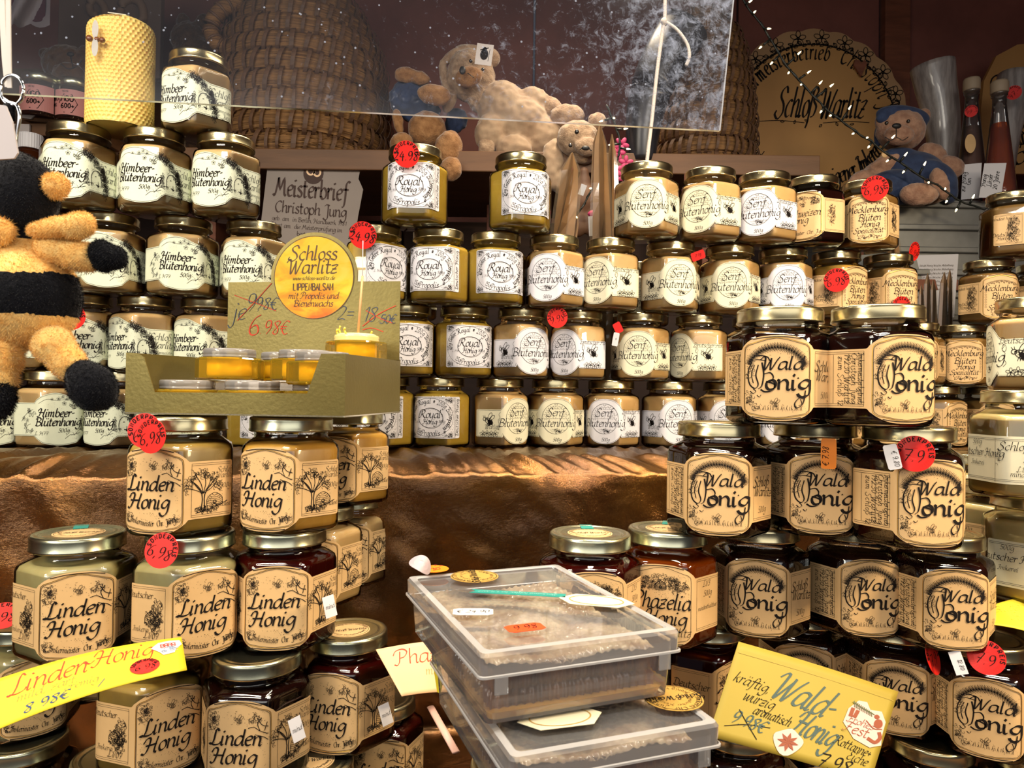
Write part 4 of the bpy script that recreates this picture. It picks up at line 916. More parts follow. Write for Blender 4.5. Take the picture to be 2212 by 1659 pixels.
# ---------------------------------------------------------------- straw hives
M_STRAW = pbr('straw', S((146,108,66)), .7, col2=S((92,64,40)), vscale=12, stretch=(1,1,30), bump=.9, bscale=14, spec=.3)
M_CANE = pbr('cane_binding', S((108,78,56)), .6, col2=S((74,52,38)), vscale=40, bump=.3)
def straw_hive(label, px, base_py, Y, prof, rh, nb, seed=1):
    c = on_line(px, Y, zs1); z0 = zs1; r = empty('straw_hive', (c.x, Y, z0)); tag(r, label, 'beehive', 'straw hives'); rr = random.Random(seed)
    cx0 = c.x + (at(px, base_py, Y).x - c.x)*0
    nr = len(prof); bind = None; pending = []
    for i, R in enumerate(prof):
        z = rh*(i+.5); v, f = [], []; n, m = 150, 22
        lob = [rr.uniform(.90, 1.12) for _ in range(m)]
        for a in range(n):
            t = 2*PI*a/n; ring_ = []
            for k in range(m):
                q = 2*PI*k/m; w = rh*.56*(1 + .10*noise.noise(Vector((math.cos(t)*14, math.sin(t)*14, i*3))))*lob[k]*(1 + .10*noise.noise(Vector((k*1.7, a*.33, i*5))))
                rad = R + w*.62*math.cos(q); ring_.append(Vector((rad*math.cos(t), rad*math.sin(t), z + w*math.sin(q) + .003*noise.noise(Vector((a*.08, i, 2))))))
            v.extend(ring_)
        for a in range(n):
            for k in range(m): f.append((a*m+k, ((a+1) % n)*m+k, ((a+1) % n)*m+(k+1) % m, a*m+(k+1) % m))
        mesh('straw_coil', v, f, M_STRAW, r)
        nbi = int(nb*R/max(prof)); st = rr.random()
        for k in range(nbi):
            t = PI + PI*(k+st)/nbi      # the visible half
            pending.append((R, z, t+rr.uniform(-.02, .02)))
    # one binding mesh, shared
    v, f = [], []; h = rh*1.22; n = 8
    for i in range(n+1):
        q = -1.25+2.5*i/n; x = rh*.62*.66*math.cos(q)*1.25; zz = h*.52*math.sin(q)/math.sin(1.25)
        for s in (-1, 1):
            for e in (0, .0016): v.append(Vector((s*rh*.095 + .10*rh*math.sin(q*1.2), -(x+e), zz)))
    for i in range(n):
        b = 4*i
        for a_, b_ in ((0,2),(2,3),(3,1),(1,0)): f.append((b+a_, b+b_, b+4+b_, b+4+a_))
    first = None
    for R, z, t in pending:
        if first is None: o = first = mesh('cane_binding', v, f, M_CANE, r)
        else: o = first.copy(); COL.objects.link(o)
        d = Vector((math.cos(t), math.sin(t), 0)); o.rotation_euler = (rr.uniform(-.05,.05), rr.uniform(-.12,.12), t+PI/2); o.location = d*(R) + Vector((0, 0, z))
        s = rr.uniform(.85, 1.1); o.scale = (s*rr.uniform(.8,1.3), 1.0, s)
    # loose straws at the rim
    v, f = [], []
    for _ in range(150):
        t = rr.uniform(PI, 2*PI); R = prof[0]+rh*.25; p = Vector((R*math.cos(t), R*math.sin(t), rr.uniform(-.2, .8)*rh)); d = Vector((-math.sin(t)*rr.choice((-1,1)), math.cos(t)*rr.uniform(-.3,.3), rr.uniform(-.35,.3)))
        tube(v, f, [p, p+d*rr.uniform(.02,.05)+Vector((math.cos(t), math.sin(t), 0))*.006], .0007, 3)
    s = mesh('loose_straw', v, f, M_STRAW, r); s['kind'] = 'stuff'
    return r
h1 = straw_hive('large straw beehive with cane bindings on the shelf behind the raspberry honey', 652, 318, 1.64, [.182,.186,.188,.187,.184,.178,.168,.152,.130,.100,.060], .0415, 25, 2)
hb, hf = [], []
P = catmull([at(520,95,1.52), at(475,100,1.50), at(455,60,1.50), at(478,22,1.50), at(520,5,1.52)], 5); tube(hb, hf, P, .016, 10)
q = mesh('carrying_loop', hb, hf, M_STRAW, None, True); glue(q, h1)
for k in range(3, len(P)-2, 2):
    v, f = [], []; d = (P[k+1]-P[k-1]).normalized(); a = d.orthogonal().normalized(); b = d.cross(a)
    tube(v, f, [P[k]+(a*math.cos(u)+b*math.sin(u))*.0165 for u in [2*PI*j/10 for j in range(11)]], .0028, 5); q = mesh('loop_binding', v, f, M_CANE, None, True); glue(q, h1)
h2 = straw_hive('second straw beehive, seen half behind the dirty clear panel and black horn', 1516, 333, 1.665, [.108,.107,.106,.105,.102,.098,.092,.084,.070,.045], .040, 20, 5)
# ---------------------------------------------------------------- horns
def horn(label, pts, Y, radii, mat, hollow=True):
    P = catmull([at(a, b, Y) for a, b in pts], 6); n = len(P); R = [px2m(radii[0]+(radii[-1]-radii[0])*(i/(n-1))**.8, Y) for i in range(n)]
    o = empty('drinking_horn', P[0]); tag(o, label, 'horn'); v, f = [], []
    tube(v, f, P, lambda t: R[min(n-1, int(round(t*(n-1))))], 28); 
    if hollow: f.pop()
    a = mesh('horn_body', v, f, mat, None, True); a.modifiers.new('wall', 'SOLIDIFY').thickness = .003; glue(a, o); return o
M_HORN = pbr('pale_horn', S((176,168,162)), .3, coat=.3, col2=S((120,112,108)), vscale=9, stretch=(8,8,1)); M_HORNB = pbr('black_horn', S((22,22,26)), .32, coat=0, col2=S((44,44,52)), vscale=14, stretch=(6,6,1))
horn('pale grey drinking horn standing behind the capped bear', [(2030,464),(2036,380),(2038,300),(2032,240),(2022,190),(2014,142)], 1.62, (22, 44), M_HORN)
horn('second pale horn with a red price disc behind the bottles', [(2160,464),(2165,380),(2175,280),(2186,225),(2200,165)], 1.66, (12, 40), M_HORN)
horn('tall black horn leaning behind the rope', [(1386,352),(1388,290),(1400,215),(1430,140),(1478,60)], 1.46, (27, 56), M_HORNB)
price_sticker(None, 2190, 200, 1.58, .030, '47.-', 30); o = bpy.context.scene.objects
last = [x for x in COL.objects if x.name.startswith('price_sticker')][-1]; hh = [x for x in COL.objects if x.get('label','').startswith('second pale horn')][0]; glue(last, hh)
# stand for the horn and metal boxes
M_ZINC = pbr('galvanised_sheet', S((150,152,150)), .45, metal=.7, var=.3, vscale=10, bump=.1, bscale=30)
pz = at(2000, 440, 1.50)
zb = empty('metal_crate', (pz.x+.02, 1.60, pz.z)); tag(zb, 'ribbed grey metal crate under the seated bear and bottles', 'crate')
zh = pz.z - ZS
boxobj('crate_body', (.03, 0, -zh/2), (.46, .26, zh), M_ZINC, zb)
for k in range(11): boxobj('rib', (.03, -.134, -.012-k*(zh-.03)/10), (.462, .010, .012), M_ZINC, zb)
boxobj('wooden_strip', (.03, -.136, -zh*.36), (.462, .012, .022), M_WOOD, zb, bev=.001)
# ---------------------------------------------------------------- painted signs
M_SIGN = pbr('ochre_sign_paint', S((200,150,88)), .55, col2=S((182,134,76)), vscale=3); M_SIGNB = pbr('dotted_border_paint', S((178,140,98)), .6)
def sign1():
    Y = 1.86; c = on_line(1752, Y, at(1752, 292, Y).z); k = px2m(1, Y)
    r = empty('painted_sign', c); tag(r, 'round ochre wooden sign with scalloped flower border and flowing black script', 'sign')
    rx, ry = 208*k, 222*k; n = 160
    def edge(t, s=1.0):
        sc = 1 + .028*abs(math.sin(t*11)) if s == 1.0 else s
        return Vector((rx*sc*math.cos(t), 0, ry*sc*math.sin(t)))
    v, f = [], []; rings(v, f, [[edge(2*PI*i/n)+Vector((0, y, 0)) for i in range(n)] for y in (.0, -.012)]); o = mesh('sign_board', v, f, M_SIGNB, r)
    v, f = [], []; rings(v, f, [[edge(2*PI*i/n, .86)+Vector((0, y, 0)) for i in range(n)] for y in (-.012, -.015)]); mesh('sign_face', v, f, M_SIGN, r)
    I = Ink(); m = lambda x, y: ((x-1752)*k, (292-y)*k)
    def tx(s, x, y, h, rot=0, w=None): a, b = m(x, y); I.text(s, a, b, h*k, w*k if w else None, rot=rot)
    I.along('Imkermeisterbetrieb', lambda t: ((rx*.74)*math.cos(math.radians(162-t*84)), (ry*.72)*math.sin(math.radians(162-t*84)), math.radians(162-t*84)-PI/2), 38*k, 4*k, sx=.55)
    I.along('Christoph Jung', lambda t: ((rx*.75)*math.cos(math.radians(70-t*68)), (ry*.74)*math.sin(math.radians(70-t*68)), math.radians(70-t*68)-PI/2), 44*k, 4.6*k, sx=.55)
    a, b = m(1765, 258); I.text('Schlo\u00df Warlitz', a, b, 66*k, 5.5*k, sx=.42)
    I.along('Deutscher Honig aus eigener Imkerei', lambda t: ((rx*.74)*math.cos(math.radians(-160+t*140)), (ry*.50)*math.sin(math.radians(-160+t*140))-4*k, math.radians(-160+t*140)*.55+math.radians(49.5)), 40*k, 4.2*k, sx=.6)
    for i in range(13):
        t = math.radians(10+i*15); I.flower(rx*.94*math.cos(t), ry*.94*math.sin(t), 7*k)
    for i in range(60):
        t = math.radians(5+i*3); I.leaf(rx*.88*math.cos(t), ry*.88*math.sin(t), t+(1 if i % 2 else 2.2), 12*k, 1.6*k)
    I.ell(0, 0, rx*.872, ry*.872, 2.6*k, n=80); I.ell(0, 0, rx*.862, ry*.862, 1.4*k, n=80)
    for sx in (-1, 1): I.stroke([m(1752+sx*20, 270), m(1752+sx*70, 266), m(1752+sx*120, 268)], 1.5*k, None); 
    for q in range(6): x, y = m(1680+q*30, 268+(q % 2)*5); I.leaf(x, y, q*1.3, 9*k, 1.2*k)
    lay('lettering', I, INK, lambda x, y: Vector((x, -.0158 if (x/rx)**2+(y/ry)**2 < .74 else -.0128, y)), r)
    hd = Ink(); a, b = m(1850, 150); hd.poly([(a, b-22*k), (a-16*k, b+2*k), (a-14*k, b+14*k), (a-4*k, b+13*k), (a, b+8*k), (a+7*k, b+14*k), (a+12*k, b+6*k)])
    o = lay('heart_pendant', hd, M_WOOD, lambda x, y: Vector((x, -.020, y)), r); o.modifiers.new('t', 'SOLIDIFY').thickness = .006
sign1()
def sign2():
    Y = 1.84; k = px2m(1, Y); c = at(2230, 240, Y); r = empty('painted_sign', c); tag(r, 'second ochre sign with a drawn bee, cut off behind the horn and bottles', 'sign')
    P = [(-112,-140),(-118,0),(-112,60),(-85,115),(-40,140),(40,150),(130,100),(140,-140)]; v, f = [], []
    rings(v, f, [[Vector((x*k, y_, z*k)) for x, z in P] for y_ in (0, -.012)]); mesh('sign_board', v, f, M_SIGN, r)
    I = Ink(); I.ell(-80*k, 55*k, 18*k, 18*k, 3*k, .5, 5.4); I.bee(-40*k, -60*k, 9*k); I.text('Honig', -20*k, -120*k, 50*k, 5*k); I.text('Imkerei', 10*k, 20*k, 56*k, 5*k); I.stroke([(-85*k,-115*k),(-60*k,-108*k),(-40*k,-120*k)], 6*k)
    lay('lettering', I, INK, lambda x, y: Vector((x, -.0135, y)), r)
sign2()
# ---------------------------------------------------------------- bottles
def bottle(label, px, ytop, ybot, Y, liquid, tint, ylev):
    c = on_line(px, Y, at(px, ybot, Y).z); h = px2m(ybot-ytop, Y); r = empty('cone_bottle', (c.x, Y, c.z)); tag(r, label, 'bottle', 'cone bottles on the metal crate')
    gm = clear('bottle_glass', tint, milky=.05)
    lathe('bottle_glass', [(.030,0),(.033,.004),(.031,.02),(.014,h*.74),(.0125,h*.80),(.0125,h*.87),(.015,h*.875),(.015,h*.90)], gm, r, 28, True, False)
    lathe('stopper', [(.0155,h*.90),(.0165,h*.905),(.0165,h*.985),(.0150,h)], pbr('pale_cork_stopper', S((170,150,124)), .6), r, 20)
    hl = h*ylev; rl = .030+(.013-.030)*min(1, hl/(h*.78)); lathe('liquid', [(.027,.004),(.029,.02),(rl*.9,hl)], liquid, r, 24)
    return r
LIQ1 = clear('pale_pink_liquid', (.85,.68,.6), milky=.45, mcol=S((190,140,120))); LIQ2 = clear_honey('orange_liqueur', (.95,.40,.08), S((214,92,20)), .5)
bo1 = bottle('slim cone bottle of pale liquid with round red sticker', 2098, 168, 432, 1.52, LIQ1, (.93,.92,.92), .60)
bo2 = bottle('slim cone bottle of orange liqueur with a tilted white label', 2158, 174, 432, 1.46, LIQ2, (.93,.92,.92), .64)
def blabel(b, px, py, Y, w, h, txt, spin):
    o = slip(b, px, py, Y, px2m(w, Y), px2m(h, Y), WHITE, None, spin, 0, name='bottle_label', notch=False); I = Ink()
    for i, t in enumerate(txt): I.text(t, (-.3+.28*i)*px2m(w, Y), 0, px2m(9, Y), px2m(1.1, Y), rot=PI/2)
    lay('lettering', I, INK, lambda x, y: Vector((x, y, .0007)), o)
blabel(bo1, 2098, 392, 1.478, 34, 74, ['zur Honig', 'Gin'], -3); blabel(bo2, 2144, 390, 1.42, 40, 72, ['Honig', 'Likoer', '20 Jahre'], -8)
price_sticker(bo1, 2098, 240, 1.50, .024, '49.-', -15); q = disc_mesh('oval_label', .0115, .0003, PAPER['tan'], ry=.020); disp(q, at(2096, 310, 1.488), (0,-1,0)); glue(q, bo1)
# ---------------------------------------------------------------- fairy lights
M_WIRE = pbr('dark_green_wire', (.006,.009,.008), .5); M_BULB = pbr('lit_led', (1,.85,.5), .3, emit=(1.0,.80,.42), es=9)
def lights(label, path, bulbs, Y, dy=0):
    P = catmull([at(a, b, Y + (i*dy)) for i, (a, b) in enumerate(path)], 6); r = empty('fairy_lights', P[0]); tag(r, label, 'string lights', 'fairy lights')
    Q = [p + Vector((noise.noise(p*40)*.003, 0, noise.noise(p*37)*.003)) for p in P]
    w = tubeobj('wire', Q, .0018, M_WIRE, None, 6); glue(w, r)
    w = tubeobj('wire', [p + Vector((.002*math.sin(i*1.3), .002*math.cos(i*1.3), 0)) for i, p in enumerate(Q)], .0014, M_WIRE, None, 5); glue(w, r)
    for bx, by in bulbs:
        best = min(P, key=lambda p: (p - at(bx, by, p.y)).length); e = at(bx, by, best.y-.01); d = (e-best)
        s = tubeobj('bulb_socket', [best, best.lerp(e, .65)], .0022, M_WIRE, None, 6); glue(s, r)
        L = d.normalized()*.0048; v, f = [], []; tube(v, f, [e-L*.8, e-L*.3, e+L*.3, e+L*.9], lambda t: .0017*(1-t**3*.85), 8); s = mesh('bulb', v, f, M_BULB, None, True); glue(s, r)
lights('string of warm fairy lights running diagonally across the round sign', [(1598,-60),(1605,0),(1650,62),(1692,130),(1742,192),(1800,248),(1850,285),(1890,312),(1935,345),(1985,378),(2025,400),(2060,425),(2110,448),(2140,455)],
       [(1622,2),(1631,25),(1662,62),(1642,103),(1666,137),(1727,114),(1703,158),(1748,155),(1730,183),(1773,178),(1797,184),(1836,232),(1773,242),(1793,250),(1842,289),(1874,297),(1930,295),(1876,318),(1916,348),(1957,333),(1951,372),(1998,353),(2006,395),(2042,407),(2044,436),(2065,455),(2103,424)], 1.38)
lights('warm fairy lights glinting among the wrapped candles', [(1310,225),(1325,262),(1340,320),(1322,365),(1285,400),(1262,440),(1235,480),(1225,520)], [(1327,255),(1298,262),(1318,313),(1358,322),(1333,360),(1275,407),(1246,470),(1240,484),(1352,278)], 1.32)
# ---------------------------------------------------------------- certificate, wrapped candles, blossoms
def certificate():
    Y = 1.452; k = px2m(1, Y); c = at(672, 440, Y); r = empty('certificate', c, rot=(0, math.radians(4), 0)); tag(r, 'framed looking paper certificate with blackletter heading under the shelf', 'certificate')
    P = [(-105,-90),(98,-100),(104,-20),(110,40),(98,62),(100,84),(60,92),(-100,95)]; v, f = [], []; rings(v, f, [[Vector((x*k, y_, z*k)) for x, z in P] for y_ in (0, -.0015)]); mesh('paper_sheet', v, f, pbr('aged_paper', S((142,132,126)), .7, var=.12, vscale=6), r)
    I = Ink(); I.text('Meisterbrief', 0, 12*k, 42*k, 5.5*k, slant=0, nib=.8, sx=.66); I.text('Christoph Jung', 2*k, -24*k, 26*k, 3.4*k, slant=0, nib=.8, sx=.85)
    for j, t in enumerate(['geb. am  in Berlin, Handwerk 1981', 'hat am  die Meisterpr\u00fcfung im', 'bestanden']): I.text(t, 0, (-42-j*15)*k, 10*k, 1.2*k, slant=0)
    I.disc(0, 66*k, 22*k, 24*k); lay('lettering', I, pbr('brown_ink', S((60,40,34)), .7), lambda x, y: Vector((x, -.002, y)), r)
    D = Ink(); D.ell(-6*k, 70*k, 8*k, 8*k, 4*k); D.ell(8*k, 68*k, 7*k, 8*k, 4*k); lay('seal_ornament', D, PAPER['peach'], lambda x, y: Vector((x, -.0026, y)), r)
certificate()
M_WRAP = clear('cellophane', (.96,.93,.88), .08, milky=.10, mcol=S((220,200,170))); M_WAX = pbr('brown_beeswax', S((176,132,84)), .5, sss=.2, var=.15)
def wcandle(label, p0, p1, Y, w, twist=1.6):
    A, B = on_line(p0[0], Y, ZS+.001), at(*p1, Y); r = empty('wrapped_candle', A); tag(r, label, 'candle', 'cellophane wrapped candles'); v, f = [], []; n = 16; rs = []
    for i in range(n+1):
        t = i/n; p = A.lerp(B, t); a = twist*t; ww = px2m(w, Y)*(.75+.35*math.sin(PI*min(1, t*1.1)))*(1 if t < .93 else (1-t)/.07*.9+.1)
        rs.append([p + Vector((math.cos(a+q)*ww*(1 if j % 2 else .42), math.sin(a+q)*ww*(1 if j % 2 else .42), 0)) for j, q in enumerate([PI*2*j/8 for j in range(8)])])
    rings(v, f, rs); o = mesh('wax_stick', v, f, M_WAX, None); glue(o, r)
    rs2 = [[p + (q-p)*1.3 for q, p in ((q, sum(R_, Vector())/8) for q in R_)] for R_ in rs]; v, f = [], []; rings(v, f, rs2); o = mesh('wrapping', v, f, M_WRAP, None); glue(o, r)
wcandle('twisted wrapped candle leaning between the royal jelly and mustard honey', (1172,520), (1236,330), 1.24, 26, 2.6)
wcandle('tall narrow wrapped candle beside the pink blossoms', (1308,520), (1296,268), 1.22, 20, 1.2)
wcandle('straight wrapped candle behind the tall narrow one', (1330,520), (1322,290), 1.28, 12, .6)
for i, (x0, x1, y1, w) in enumerate([(2000,2004,590,9),(2014,2016,604,9),(2030,2040,588,10),(2040,2052,582,8),(1993,1990,615,7)]):
    wcandle(['wrapped candle beside the grey metal crate, nearest the tan label jars', 'short wrapped candle second from the tan label jars', 'wrapped candle in the middle of the small bunch', 'wrapped candle touching the white paper sheet', 'shortest wrapped candle of the small bunch'][i], (x0,700), (x1,y1), 1.28, w, .9)
wcandle('brown wrapped candle behind the red stickered blossom jar', (1960,560), (1925,470), 1.33, 14, .5)
o = slip(None, 2020, 618, 1.46, px2m(78,1.46), px2m(134,1.46), WHITE, None, -3, 0, name='paper_sheet', notch=False); tag(o, 'printed white paper sheet behind the bunch of wrapped candles', 'paper')
I = Ink()
for j in range(7): I.text('Inhalt Honig Wachs Abfuellung', 0, .040-.008*j, .004, .0005, slant=0)
lay('lettering', I, INKG, lambda x, y: Vector((x, y, .0007)), o)
M_PINK = pbr('pink_petal', S((190,60,110)), .6, sss=.1)
bl = empty('artificial_blossoms', at(1338, 350, 1.36)); tag(bl, 'bunch of pink artificial blossoms behind the wrapped candles', 'flowers')
for i, (x, y) in enumerate([(1335,330),(1352,352),(1330,368),(1350,385),(1343,312)]):
    for k in range(5): a = k*2*PI/5+i; q = ball('petal', x+9*math.cos(a), y+9*math.sin(a), 1.36, 8, M_PINK, None, 5, .5, math.degrees(a)); glue(q, bl)
# hanging ornaments between the candles
M_FIG = pbr('brown_figurine', S((110,78,58)), .6, var=.3)
fg = empty('figurine', at(1262, 512, 1.40)); tag(fg, 'small brown figurine with a hanging white tag in the gap between jars', 'figurine')
bearblobs(fg, 'body', [(1262,395,16,22),(1262,430,30,34),(1250,480,20,34),(1278,480,20,34),(1262,372,12,12)], 1.40, M_FIG, voxel=.004); o = slip(fg, 1258, 410, 1.34, .011, .020, WHITE, None, -20, name='paper_tag', notch=False); o = slip(fg, 1283, 488, 1.33, .020, .036, WHITE, '...', 4, name='paper_tag', notch=False)
bearblobs(fg, 'pink_hat', [(1285,462,18,10)], 1.36, M_PINK, voxel=.004)
# ---------------------------------------------------------------- the shelf corner beyond the candle
sh3 = empty('wall_shelf', (-1.12, 1.48, at(100, 270, 1.36).z)); tag(sh3, 'shelf behind the raspberry honey holding small dark jars', 'shelf'); boxobj('shelf_board', (0.02,.05,-.012), (.60,.36,.024), M_PINE, sh3); boxobj('shelf_cloth', (.09,-.135,-.030), (.22,.004,.05), pbr('white_cloth', S((190,180,176)), .8), sh3, bev=0)
M_PK = pbr('pink_label', S((206,140,134)), .6)
def mini(label, px, Y):
    z = at(100, 270, 1.36).z; c = on_line(px, Y, z); r = empty('small_jar', (c.x, Y, z)); tag(r, label, 'jar', 'small dark jars with pink labels')
    lathe('dark_glass', [(.030,0),(.034,.003),(.034,.058),(.030,.066),(.029,.070)], pbr('dark_jar_glass', (.02,.008,.006), .08, coat=1), r, 28); lathe('lid', [(.031,.067),(.0325,.068),(.0325,.080),(.031,.082),(.002,.0815)], M_LIDG, r, 28)
    n = 20; v = []; f = []
    for i in range(n+1): t = -PI/2 + (-1.2+2.4*i/n); v += [Vector((.0345*math.cos(t), .0345*math.sin(t), z_)) for z_ in (.008, .056)]
    for i in range(n): f.append((2*i, 2*i+2, 2*i+3, 2*i+1))
    lb = mesh('label', v, f, M_PK, r); fn = lambda x, y: Vector((.0349*math.cos(-PI/2+x/.0345), .0349*math.sin(-PI/2+x/.0345), y))
    I = Ink(); I.text('MGO', .008, .033, .0105, .0018, block=True); I.text('600+', .008, .020, .0105, .0018, block=True); I.stroke([(-.008,.029),(.001,.046),(.015,.046),(.024,.029),(.015,.012),(.001,.012)], .0012, None, 0, True); I.text('MANUKA', -.022, .034, .0075, .0012, block=True); I.text('HONIG', -.022, .024, .0060, .001, block=True); I.text('HONIG', .004, .050, .0035, .0005, block=True)
    lay('lettering', I, INK, fn, lb)
    H_ = Ink(); H_.poly([(-.007,.029),(.0015,.045),(.0145,.045),(.023,.029),(.0145,.013),(.0015,.013)]); return r
mini('small dark honey jar with pink label, nearer the strap', 88, 1.34); mini('small dark honey jar with pink label touching the beeswax candle', 160, 1.36); mini('small dark honey jar mostly hidden behind the beeswax candle', 232, 1.38)
zb4 = CZ+.352; sh4 = empty('wall_shelf', (-.93, 1.26, zb4)); tag(sh4, 'narrow shelf behind the bee carrying the brown bottle', 'shelf'); boxobj('shelf_board', (0,0,-.010), (.36,.12,.020), M_PINE, sh4); boxobj('bracket', (-.1,.35,-.03), (.02,.62,.02), M_WOOD, sh4)
br = empty('brown_bottle', on_line(64, 1.25, zb4)); tag(br, 'brown medicine bottle with ribbed white screw cap behind the bee', 'bottle')
lathe('brown_glass', [(.022,0),(.024,.003),(.024,.052),(.018,.062),(.0145,.066),(.0145,.075)], pbr('brown_glass', S((60,26,8)), .06, coat=1), br, 28)
v, f = [], []; rings(v, f, [[Vector((r_*(1+.025*(i % 2))*math.cos(2*PI*i/60), r_*(1+.025*(i % 2))*math.sin(2*PI*i/60), z)) for i in range(60)] for r_, z in ((.0185,.066),(.0190,.068),(.0190,.090),(.0180,.0925))]); mesh('screw_cap', v, f, WHITE, br)
# crate with raised letters
ct = empty('letter_board', at(240, 95, 1.80)); tag(ct, 'grey brown board with raised wooden letters high on the wall', 'sign')
kk = px2m(1, 1.80); boxobj('board', (0,0,.02), (222*kk,.02,190*kk), pbr('grey_wood', S((112,92,80)), .7, var=.2, vscale=6), ct)
M_LET = pbr('raised_letter', S((132,108,88)), .6)
for nm, P, w in (('letter', [(8,-42),(-20,-44),(-8,-34),(6,-14),(8,14),(-10,34),(-24,24),(-22,4),(-8,-2)], 8), ('letter', [(66,36),(46,24),(42,-6),(56,-32),(78,-34),(92,-8),(86,24),(66,36)], 9)):
    o = tubeobj(nm, catmull([Vector((x*kk-.02, -.013, (z+58)*kk)) for x, z in P], 5), w*kk, M_LET, ct, 8)
lc = empty('lace_cloth', at(60, 20, 1.50)); tag(lc, 'scrap of white lace cloth with purple lining hanging in the corner', 'cloth')
v, f = [], []
for i in range(15):
    for j in range(11):
        u, w = i/14, j/10; v.append(at(10+u*100-w*18*math.sin(u*3), -40+w*90+10*abs(math.sin(u*9))*w, 1.50+.02*math.sin(u*8+w*3)))
for i in range(14):
    for j in range(10): f.append((i*11+j, i*11+j+1, (i+1)*11+j+1, (i+1)*11+j))
o = mesh('lace', v, f, pbr('white_lace', S((178,168,170)), .8), None, True); glue(o, lc)
v2 = [p + Vector((-.02, .015, .02)) for p in v]; o = mesh('lining', v2, f, pbr('purple_lining', S((96,44,62)), .8), None, True); glue(o, lc)
I = Ink()
# ---------------------------------------------------------------- rope
M_ROPE = pbr('white_cord', S((206,196,186)), .8, bump=.4, bscale=400)
rp = empty('hanging_cord', at(1437, 0, 1.06)); tag(rp, 'thin white cord with a tied loop hanging from the roof', 'cord')
o = tubeobj('cord', catmull([Vector((at(1440,-300,1.06).x, 1.06, 2.42)), at(1437,0,1.06), at(1434,45,1.06), at(1420,150,1.06), at(1408,260,1.06), at(1398,345,1.06), at(1394,400,1.06)], 6), .0028, M_ROPE, None, 8); glue(o, rp)
o = tubeobj('cord_loop', catmull([at(1434,45,1.058), at(1462,64,1.055), at(1484,95,1.055), at(1489,122,1.055), at(1482,142,1.058)], 6), .0026, M_ROPE, None, 8); glue(o, rp)
o = ball('knot', 1434, 46, 1.058, 7, M_ROPE, None, 8); glue(o, rp)
# ---------------------------------------------------------------- scratched clear panel
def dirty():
    m, t, out = nt('smeared_acrylic_with_glare'); v = tc(t)
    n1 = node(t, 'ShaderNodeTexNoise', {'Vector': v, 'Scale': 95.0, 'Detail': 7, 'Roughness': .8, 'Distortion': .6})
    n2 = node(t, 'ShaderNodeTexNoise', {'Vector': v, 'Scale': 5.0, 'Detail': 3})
    sx = node(t, 'ShaderNodeSeparateXYZ', {0: v}); g = node(t, 'ShaderNodeMapRange', {0: sx.outputs[0], 1: -.22, 2: .30, 3: -.04, 4: .17})  # smears thicken along X, standing in for light grazing the panel
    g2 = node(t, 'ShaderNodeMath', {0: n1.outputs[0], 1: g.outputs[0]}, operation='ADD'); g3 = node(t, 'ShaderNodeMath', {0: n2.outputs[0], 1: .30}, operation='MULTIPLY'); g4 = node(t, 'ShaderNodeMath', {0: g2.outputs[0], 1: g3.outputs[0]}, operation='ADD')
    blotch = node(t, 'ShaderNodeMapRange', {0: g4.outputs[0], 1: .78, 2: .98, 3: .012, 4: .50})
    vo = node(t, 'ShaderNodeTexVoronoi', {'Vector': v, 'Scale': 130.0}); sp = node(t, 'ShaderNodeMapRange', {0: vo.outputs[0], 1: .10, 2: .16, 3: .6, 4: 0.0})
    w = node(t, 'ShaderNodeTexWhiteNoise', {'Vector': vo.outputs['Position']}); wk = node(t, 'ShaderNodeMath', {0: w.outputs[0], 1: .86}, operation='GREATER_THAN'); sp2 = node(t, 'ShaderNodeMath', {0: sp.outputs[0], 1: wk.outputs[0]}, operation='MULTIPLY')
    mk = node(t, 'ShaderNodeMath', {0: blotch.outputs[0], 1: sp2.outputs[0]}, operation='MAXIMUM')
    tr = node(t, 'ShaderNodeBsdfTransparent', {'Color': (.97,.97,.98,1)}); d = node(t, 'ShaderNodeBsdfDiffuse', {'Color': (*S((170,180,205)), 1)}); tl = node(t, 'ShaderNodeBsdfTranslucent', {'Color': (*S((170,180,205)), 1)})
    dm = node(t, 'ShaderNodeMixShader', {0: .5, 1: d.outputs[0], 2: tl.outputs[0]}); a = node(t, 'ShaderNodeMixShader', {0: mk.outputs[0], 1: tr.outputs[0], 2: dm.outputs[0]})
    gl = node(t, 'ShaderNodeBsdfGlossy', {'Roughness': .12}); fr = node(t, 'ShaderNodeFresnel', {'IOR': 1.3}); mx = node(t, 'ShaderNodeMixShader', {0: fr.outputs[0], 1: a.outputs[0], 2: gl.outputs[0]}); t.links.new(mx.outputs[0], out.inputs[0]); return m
M_EDGE = clear('acrylic_edge_glint', (.9,.95,1), .2, milky=.75, mcol=S((225,232,245)))  # milky white stands in for light caught by the polished edge
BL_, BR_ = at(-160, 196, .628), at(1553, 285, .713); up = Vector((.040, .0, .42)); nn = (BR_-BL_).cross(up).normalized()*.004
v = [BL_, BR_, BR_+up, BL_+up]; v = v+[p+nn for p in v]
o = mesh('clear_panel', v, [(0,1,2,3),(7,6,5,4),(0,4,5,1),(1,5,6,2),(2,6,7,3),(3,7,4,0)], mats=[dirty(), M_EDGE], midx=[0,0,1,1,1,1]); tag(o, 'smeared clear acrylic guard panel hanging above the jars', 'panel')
o = tubeobj('cord', catmull([BL_+up*.98+Vector((.25,-.002,0)), BL_+up+Vector((.25,0,.3))], 2), .002, M_ROPE, o, 6)
